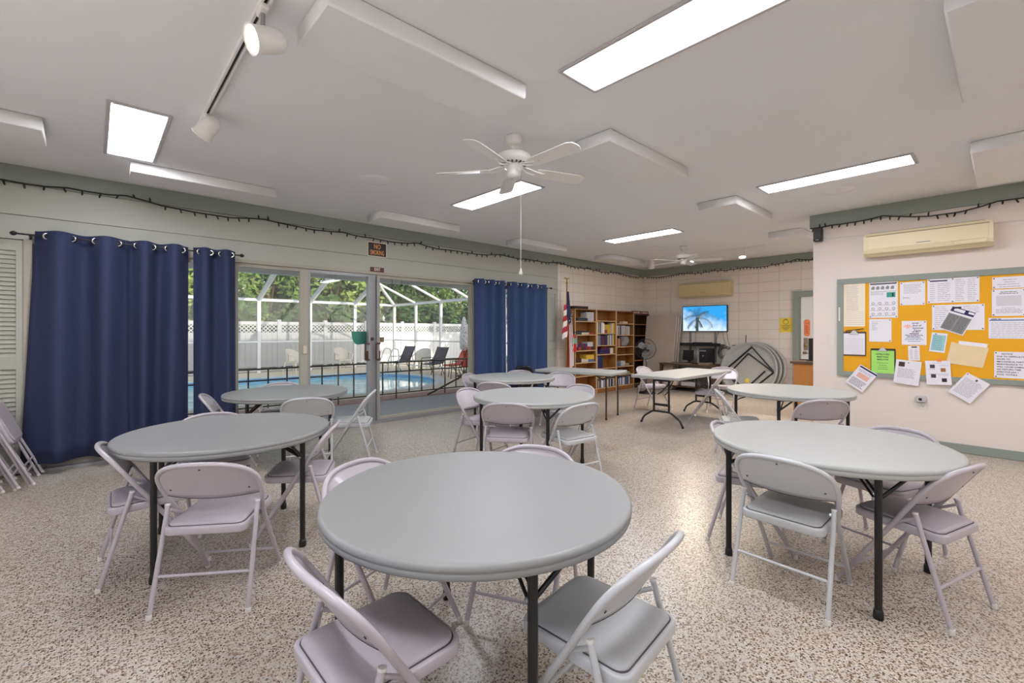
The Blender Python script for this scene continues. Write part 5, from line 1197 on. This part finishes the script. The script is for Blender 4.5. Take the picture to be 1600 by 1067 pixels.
# deck with a pool shaped hole
out = []
pool = [(-1.5, 10.35), (5.1, 10.4), (6.3, 10.55), (7.05, 10.95), (7.6, 11.6), (7.95, 12.5), (8.0, 13.4), (7.75, 14.3), (7.2, 15.0), (6.4, 15.5), (5.4, 15.8), (3.0, 16.0), (-1.5, 16.0)]
def pool_pts(off):
    n = len(pool); r = []
    for i in range(n):
        p, q = Vector(pool[i - 1]), Vector(pool[(i + 1) % n]); tt = (q - p).normalized(); nn = Vector((tt.y, -tt.x)); v = Vector(pool[i]) + nn * off; r.append((v.x, v.y))
    return r
f = MB(); inner = pool_pts(.28); n_ = len(inner)
big = [(-3, 9.6), (14.5, 9.6), (14.5, 19.6), (-3, 19.6)]
k_ = 0
outer = []
for x, y in inner:
    d = Vector((x - 3, y - 13)); s = min((17.5 if d.x > 0 else 6) / abs(d.x) if d.x else 99, (6.6 if d.y > 0 else 3.4) / abs(d.y) if d.y else 99)
    outer.append((max(-3, min(14.5, 3 + d.x * s)), max(9.6, min(19.6, 13 + d.y * s))))
vs = [(x, y, GZ) for x, y in inner] + [(x, y, GZ) for x, y in outer]
f.add(vs, [(i, n_ + i, n_ + (i + 1) % n_, (i + 1) % n_)[::-1] for i in range(n_)])
f.b2(-3, 14.5, 9.6, 19.6, -1.3, -1.25); f.b2(8.35, 14.5, 9.6, 19.6, GZ - .3, GZ - .004); f.b2(-3, 14.5, 16.2, 19.6, GZ - .3, GZ - .004); f.b2(-3, 14.5, 9.6, 10.2, GZ - .3, GZ - .004)
struct('pool_deck', f, 'deck_cream', 'cream concrete deck around the pool')
t = thing('swimming_pool', 'swimming pool with a rounded end and blue tile band', 'swimming pool', (3, 13, -.3))
f = MB(); a, b = pool_pts(0), pool_pts(.3)
for lo, hi in ((GZ - .02, GZ + .02),):
    vs = [(x - 3, y - 13, hi + .3) for x, y in a] + [(x - 3, y - 13, hi + .3) for x, y in b] + [(x - 3, y - 13, lo + .3) for x, y in a] + [(x - 3, y - 13, lo + .3) for x, y in b]; N = len(a)
    f.add(vs, [(i, N + i, N + (i + 1) % N, (i + 1) % N)[::-1] for i in range(N)] + [(N + i, 3 * N + i, 3 * N + (i + 1) % N, N + (i + 1) % N)[::-1] for i in range(N)] + [(i, (i + 1) % N, 2 * N + (i + 1) % N, 2 * N + i)[::-1] for i in range(N)])
f.build('coping', 'coping', t)
f = MB(); vs = [(x - 3, y - 13, GZ - .015 + .3) for x, y in a] + [(x - 3, y - 13, -.6 + .3) for x, y in a]
f.add(vs, [(i, N + i, N + (i + 1) % N, (i + 1) % N) for i in range(N)]); f.build('tile_band', 'water_tile', t)
f = MB(); f.add([(x - 3, y - 13, -.21 + .3) for x, y in a], [tuple(range(N))]); f.build('water', 'pool_water_mat', t)
t = thing('pool_handrail', 'pair of white handrails curving into the far side of the pool', 'handrail', (7.35, 14.2, GZ))
for s in (-.28, .28):
    f = MB(); f.tube(fillet([(.45, .35 + s, 0), (.4, .3 + s, .85), (.05, .05 + s, .9), (-.5, -.35 + s, .1), (-.6, -.42 + s, -.3)], .15, 5), .022, 8); f.build('rail', 'white_gloss', t)
t = thing('railing', 'dark metal railing between the walkway and the pool', 'railing', (4.0, 9.08, GZ))
f = MB(); f.b2(-3.2, 2.95, -.025, .025, .785, .815); f.build('top_rail', 'dark_bronze', t)
f = MB(); f.b2(-3.2, 2.95, -.018, .018, .585, .61); f.build('middle_rail', 'dark_bronze', t)
f = MB(); f.b2(-3.2, 2.95, -.018, .018, .11, .135); f.build('bottom_rail', 'dark_bronze', t)
for k in range(19):
    x = -2.95 + .32 * k; f = MB(); f.b2(x - .011, x + .011, -.011, .011, 0 if k % 4 == 0 else .11, .79); f.build('baluster', 'dark_bronze', t)
f = MB(); f.tube([(2.85, -.06, .46), (1.65, -.06, .02)], .022, 8); f.build('brace', 'black_metal', t)
t = thing('patio_lamp', 'white bowl lamp with two hanging chains under the roof overhang outside', 'lamp', (4.0, 7.55, 2.66))
f = MB(); f.lathe([(0, -.26), (.08, -.255), (.17, -.22), (.2, -.17), (.19, -.165), (.05, -.15)], 28); f.build('bowl', 'white_gloss', t)
f = MB(); f.tube([(0, 0, 0), (0, 0, -.17)], .015, 8); f.lathe([(0, 0), (.07, 0), (.06, -.03), (0, -.035)], 16); f.lathe([(0, -.29), (.02, -.28), (.02, -.255), (0, -.25)], 10); f.build('stem', 'dark_bronze', t)
for x, zz in ((-.02, -.48), (.17, -.42)):
    f = MB(); f.tube([(x, 0, -.2), (x, 0, zz)], .004, 5); f.lathe([(0, 0), (.014, .01), (.014, .04), (0, .05)], 8, 0, Tm(x, 0, zz - .04)); f.build('pull_chain', 'dark_bronze', t)
t = thing('hanging_board', 'teal rounded board hanging outside against the glass door post', 'board', (2.95, YW + .19, 1.18))
f = MB(); pts = [(-.12, .2), (.14, .2), (.14, .02), (-.03, .0), (-.07, .02), (-.1, .07), (-.115, .14)]; f.prism(pts, -.012, .012, 0, frame((0, 0, 0), (1, 0, 0), (0, 0, 1))); f.build('board', 'teal_plastic', t)
f = MB(); f.b2(.24, .4, .0, .02, .03, .11); f.build('brown_plate', 'tan_wood', t)
f = MB(); f.b2(.13, .25, -.008, .008, .05, .08); f.b2(.17, .21, -.1, 0, .05, .08); f.build('mounting_bar', 'frame_grey', t)
# pool cage
t = thing('pool_cage', 'white framed screen cage over the pool', 'pool cage', (4, 14, GZ)); X_ = lambda x: x - 4; Y_ = lambda y: y - 14; Z_ = lambda z: z - GZ
YC, XC, ZE, ZT = 18.0, 9.6, 2.5, 3.25
px = [XC - 1.76 * k for k in range(7)]; py = [18 - 1.8 * k for k in range(1, 5)] + [9.15]
for k, x in enumerate(px):
    f = MB(); f.b2(X_(x) - .05, X_(x) + .05, Y_(YC) - .05, Y_(YC) + .05, 0, Z_(ZE)); f.build('post', 'vinyl_white', t)
for y in py:
    f = MB(); f.b2(X_(XC) - .045, X_(XC) + .045, Y_(y) - .045, Y_(y) + .045, 0, Z_(ZE)); f.build('post', 'vinyl_white', t)
for z, w in ((ZE, .1), (1.0, .05), (.0, .05)):
    f = MB(); f.b2(X_(px[-1]), X_(XC), Y_(YC) - w / 2, Y_(YC) + w / 2, Z_(z) - w / 2, Z_(z) + w / 2); f.build('eave_beam' if z == ZE else 'mid_rail', 'vinyl_white', t)
    f = MB(); f.b2(X_(XC) - w / 2, X_(XC) + w / 2, Y_(9.15), Y_(YC), Z_(z) - w / 2, Z_(z) + w / 2); f.build('eave_beam' if z == ZE else 'mid_rail', 'vinyl_white', t)
for k, x in enumerate(px[1:]):
    f = MB(); f.tube([(X_(x), Y_(YC), Z_(ZE)), (X_(x), Y_(16.1), Z_(ZT)), (X_(x), Y_(9.1), Z_(ZT) - .1)], .085, 4); f.build('rafter', 'vinyl_white', t)
for y in py[:-1]:
    if y > 10: f = MB(); f.tube([(X_(XC), Y_(y), Z_(ZE)), (X_(7.85), Y_(y), Z_(ZT))], .05, 4); f.build('rafter', 'vinyl_white', t)
f = MB(); f.tube([(X_(XC), Y_(YC), Z_(ZE)), (X_(7.85), Y_(16.1), Z_(ZT))], .06, 4); f.build('rafter', 'vinyl_white', t)
f = MB(); f.tube([(X_(px[-1]), Y_(16.1), Z_(ZT)), (X_(7.85), Y_(16.1), Z_(ZT)), (X_(7.85), Y_(9.15), Z_(ZT) - .1)], .05, 4); f.build('ridge_beam', 'vinyl_white', t)
f = MB()
f.b2(X_(px[-1]), X_(XC), Y_(YC) - .002, Y_(YC) + .002, 0, Z_(ZE)); f.b2(X_(XC) - .002, X_(XC) + .002, Y_(9.15), Y_(YC), 0, Z_(ZE)); f.build('wall_screen', 'screen_cloth', t)
f = MB()
for qd in ([(px[-1], YC, ZE), (XC, YC, ZE), (7.85, 16.1, ZT), (px[-1], 16.1, ZT)], [(XC, YC, ZE), (XC, 9.15, ZE), (7.85, 9.15, ZT - .1), (7.85, 16.1, ZT)], [(px[-1], 16.1, ZT), (7.85, 16.1, ZT), (7.85, 9.15, ZT - .1), (px[-1], 9.15, ZT - .1)]):
    lo = [Vector((X_(a_), Y_(b_), Z_(c_))) for a_, b_, c_ in qd]; f.add(lo + [v + Vector((0, 0, .004)) for v in lo], [(3, 2, 1, 0), (4, 5, 6, 7), (0, 1, 5, 4), (1, 2, 6, 5), (2, 3, 7, 6), (3, 0, 4, 7)])
f.build('roof_screen', 'screen_cloth', t)
# vinyl fence with lattice top
YFn = 19.8; FT = 1.76; st_ = 1.83; fx = [1.82 + st_ * k for k in range(10)]
t = thing('vinyl_fence', 'white vinyl privacy fence with a lattice strip and pointed posts', 'fence', (10, YFn, GZ))
for x in fx:
    f = MB(); f.b2(x - 10 - .07, x - 10 + .07, -.07, .07, 0, FT - GZ + .08, bev=.004); po = f.build('post', 'vinyl_white', t)
    f = MB(); z0 = FT - GZ + .08; f.lathe([(.11, z0), (.11, z0 + .03), (.06, z0 + .05), (.04, z0 + .08), (.075, z0 + .13), (.07, z0 + .17), (.03, z0 + .22), (0, z0 + .27)], 4, 0, Matrix.Rotation(PI / 4, 4, 'Z'), False); f.build('post_cap', 'vinyl_white', po)
for x in fx[:-1]:
    a, b = x - 10 + .07, x - 10 + st_ - .07; f = MB(); z1 = FT - GZ
    f.b2(a, b, -.03, .03, z1 - .13, z1); f.b2(a, b, -.03, .03, 1.33, 1.43); f.b2(a, b, -.03, .03, .06, .2)
    nb_ = 9
    for k in range(nb_): f.b2(a + (b - a) * k / nb_ + .004, a + (b - a) * (k + 1) / nb_ - .004, -.015, .015, .2, 1.33)
    po = f.build('fence_panel', 'vinyl_white', t)
    q = MB(); zb, zt = 1.43, z1 - .13; hh = zt - zb; stp = .15
    for s in (1, -1):
        xx = a - hh
        while xx < b:
            p, e = Vector((xx, 0, zb)) if s > 0 else Vector((xx, 0, zt)), Vector((xx + hh, 0, zt)) if s > 0 else Vector((xx + hh, 0, zb))
            u0 = max(0, (a - xx) / hh); u1 = min(1, (b - xx) / hh)
            if u1 > u0 + .05:
                p2, e2 = p.lerp(e, u0), p.lerp(e, u1); d = (e2 - p2); q.box((p2 + e2) / 2 + Vector((0, .006 * s, 0)), (d.length, .008, .034), 0, Matrix.Rotation(-math.atan2(d.z, d.x), 3, 'Y'))
            xx += stp
    q.build('lattice', 'vinyl_white', po)
# patio furniture
def resin_chair(x, y, rz, label):
    t = thing('patio_chair', label, 'chair', (x, y, GZ), math.radians(rz), 'white resin patio chairs')
    vs = []; fs = []; n = 16
    for sd in (0, .02):
        for i in range(n + 1):
            a = math.radians(100 + 160 * i / n); r = .3 - sd
            top = .62 + .24 * max(0, math.cos(a - PI)) ** .7
            for z in (.38, top): vs.append((r * math.cos(a) * (1 + .12 * (z > .4)) + .02, r * math.sin(a), z))
    N = 2 * (n + 1)
    for i in range(n):
        q = (2 * i, 2 * i + 1, 2 * i + 3, 2 * i + 2); fs.append(q); fs.append(tuple(v + N for v in q[::-1])); fs.append((2 * i + 1, 2 * i + 1 + N, 2 * i + 3 + N, 2 * i + 3))
    MB().add(vs, fs, 0, True).build('backrest', 'resin_white', t)
    f = MB(); f.slab(rrect(.5, .5, .08, 4), .37, .41, .015); f.build('seat', 'resin_white', t)
    for a, b in ((-1, -1), (-1, 1), (1, -1), (1, 1)):
        f = MB(); f.tube([(a * .2, b * .22, .4), (a * .27, b * .27, 0)], [.03, .02], 6); f.build('leg', 'resin_white', t)
    for s in (-1, 1):
        f = MB(); f.tube([(.24, s * .25, .4), (.26, s * .28, .6), (.0, s * .31, .64)], .022, 6); f.build('armrest', 'resin_white', t)
resin_chair(5.25, 17.1, -55, 'white resin chair by the fence, near the glass mullion')
resin_chair(6.95, 17.1, -80, 'white resin chair by the fence, before the door post')
resin_chair(8.75, 14.3, 215, 'white resin chair between the dark sling chairs on the deck')
def sling(x, y, rz, m, label):
    t = thing('sling_chair', label, 'chair', (x, y, GZ), math.radians(rz), 'sling chairs on the pool deck')
    f = MB(); f.prism([(-.24, .38), (.24, .34), (.24, .36), (-.23, .4), (-.5, .92), (-.53, .91)], -.26, .26, 0, Matrix(((1, 0, 0, 0), (0, 0, 1, 0), (0, 1, 0, 0), (0, 0, 0, 1)))); f.build('sling', m, t)
    for s in (-1, 1):
        y_ = s * .28
        f = MB(); f.tube([(-.53, y_, .94), (-.24, y_, .38), (.26, y_, .35), (.3, y_, .0)], .015, 6); f.tube([(-.3, y_, .0), (-.1, y_, .36), (-.3, y_, .56), (.22, y_, .56), (.26, y_, .35)], .015, 6); f.build('side_frame', 'dark_bronze', t)
sling(8.2, 15.0, 190, 'sling_dark', 'dark sling chair farthest along the pool deck'); sling(8.55, 13.35, 190, 'sling_dark', 'dark sling chair beside the red ones on the deck')
sling(8.75, 12.4, 170, 'sling_red', 'red sling chair half behind the cage post'); sling(8.45, 11.4, 90, 'sling_red', 'bright red sling chair nearest the glass')
t = thing('patio_umbrella', 'closed patterned patio umbrella behind the bright red chair', 'umbrella', (8.9, 12.0, GZ))
f = MB(); f.tube([(0, 0, 0), (0, 0, 2.0)], .02, 8); f.build('pole', 'dark_bronze', t)
mt_, n, l = new_mat('pattern_cloth'); b = n['Principled BSDF']; tc = n.new('ShaderNodeTexCoord'); v = n.new('ShaderNodeTexVoronoi'); v.inputs['Scale'].default_value = 14; l.new(tc.outputs['Object'], v.inputs['Vector'])
cr = n.new('ShaderNodeValToRGB'); cr.color_ramp.interpolation = 'CONSTANT'; cr.color_ramp.elements[0].color = lin('#b98a84'); cr.color_ramp.elements[1].position = .3; cr.color_ramp.elements[1].color = lin('#e6e4e4'); l.new(v.outputs['Distance'], cr.inputs[0]); l.new(cr.outputs[0], b.inputs['Base Color'])
f = MB(); f.lathe([(.04, .85), (.13, .9), (.15, 1.2), (.12, 1.6), (.05, 1.9), (.02, 1.95)], 14); f.build('canopy', 'pattern_cloth', t)
f = MB(); f.lathe([(.24, 0), (.24, .04), (.05, .08), (.03, .2)], 18); f.build('base', 'dark_bronze', t)
# trees behind the fence
def tree(x, y, h, rad, m, label, seed, n=5200, leaf=.18):
    rr = random.Random(seed); t = thing('tree', label, 'tree', (x, y, -1.2), 0, 'trees behind the fence')
    f = MB(); f.tube([(0, 0, 0), (.1, .05, h * .3), (-.05, .1, h * .6), (.1, 0, h * .85)], [.2, .16, .11, .04], 8)
    for k in range(5):
        a = rr.uniform(0, 6.28); z = h * rr.uniform(.3, .6); f.tube([(0, 0, z), (rad * .4 * math.cos(a), rad * .4 * math.sin(a), z + h * .15), (rad * .7 * math.cos(a), rad * .7 * math.sin(a), z + h * .25)], [.07, .05, .02], 6)
    f.build('trunk', 'bark', t)
    cl = []
    for k in range(34):
        a = rr.uniform(0, 6.28); q = math.sqrt(rr.random()); z = rr.uniform(.14, .95); w = math.sin(PI * min(1, z * .95)) ** .5
        cl.append((rad * q * w * math.cos(a), rad * q * w * math.sin(a), z * h, rr.uniform(.5, .95) * rad * .45))
    f = MB()
    for i in range(n):
        cx, cy, cz, cr_ = rr.choice(cl); d = Vector((rr.gauss(0, 1), rr.gauss(0, 1), rr.gauss(0, .8))).normalized() * cr_ * rr.uniform(.55, 1.05); p = Vector((cx, cy, cz)) + d
        u = Vector((rr.gauss(0, 1), rr.gauss(0, 1), rr.gauss(0, 1))).normalized(); w = u.orthogonal().normalized(); s = leaf * rr.uniform(.6, 1.3)
        f.add([p - u * s, p - w * s * .5, p + u * s, p + w * s * .5], [(0, 1, 2, 3)])
    f.build('foliage', m, t)
for k, (x, y, h, r_, m, lb) in enumerate(((3.5, 25.0, 7.2, 2.6, 'leaf_c', 'light green tree behind the fence next to the navy curtain'), (6.6, 25.4, 7.6, 2.8, 'leaf_a', 'green tree behind the fence over the first resin chair'),
        (9.6, 25.0, 7.4, 2.7, 'leaf_c', 'yellow green tree behind the fence over the second resin chair'), (12.4, 25.4, 7.8, 2.8, 'leaf_b', 'dark tree behind the fence at the glass door post'),
        (15.6, 25.2, 7.5, 2.8, 'leaf_a', 'bushy tree behind the fence over the sling chairs'), (19.0, 24.6, 8.0, 3.0, 'leaf_b', 'dark bushy tree behind the fence over the closed umbrella'),
        (8.0, 28.5, 8.6, 3.6, 'leaf_b', 'taller dark tree in the second row over the resin chairs'), (14.5, 29.0, 8.8, 3.6, 'leaf_b', 'taller dark tree in the second row over the door post'), (21.5, 30.0, 9.2, 4.0, 'leaf_b', 'taller dark tree in the second row above the red chairs'), (1.0, 28.0, 8.6, 3.6, 'leaf_b', 'taller dark tree in the second row by the curtain'),
        (4.6, 23.1, 3.9, 1.9, 'leaf_b', 'low dark bush right behind the fence by the curtain'), (8.2, 23.1, 3.8, 1.9, 'leaf_b', 'low dark bush right behind the fence near the first resin chair'), (11.6, 23.1, 3.9, 1.9, 'leaf_b', 'low dark bush right behind the fence near the door post'), (15.0, 23.1, 3.8, 1.9, 'leaf_b', 'low dark bush right behind the fence over the far sling chair'), (18.4, 23.1, 3.9, 1.9, 'leaf_b', 'low dark bush right behind the fence end'))):
    tree(x, y, h, r_, m, lb, 40 + k, leaf=.17 if k < 6 else .26)
tree(15.2, 12.0, 5.6, 1.5, 'leaf_a', 'tree beside the pool deck shading the far end of the fence', 77, n=2600, leaf=.2)
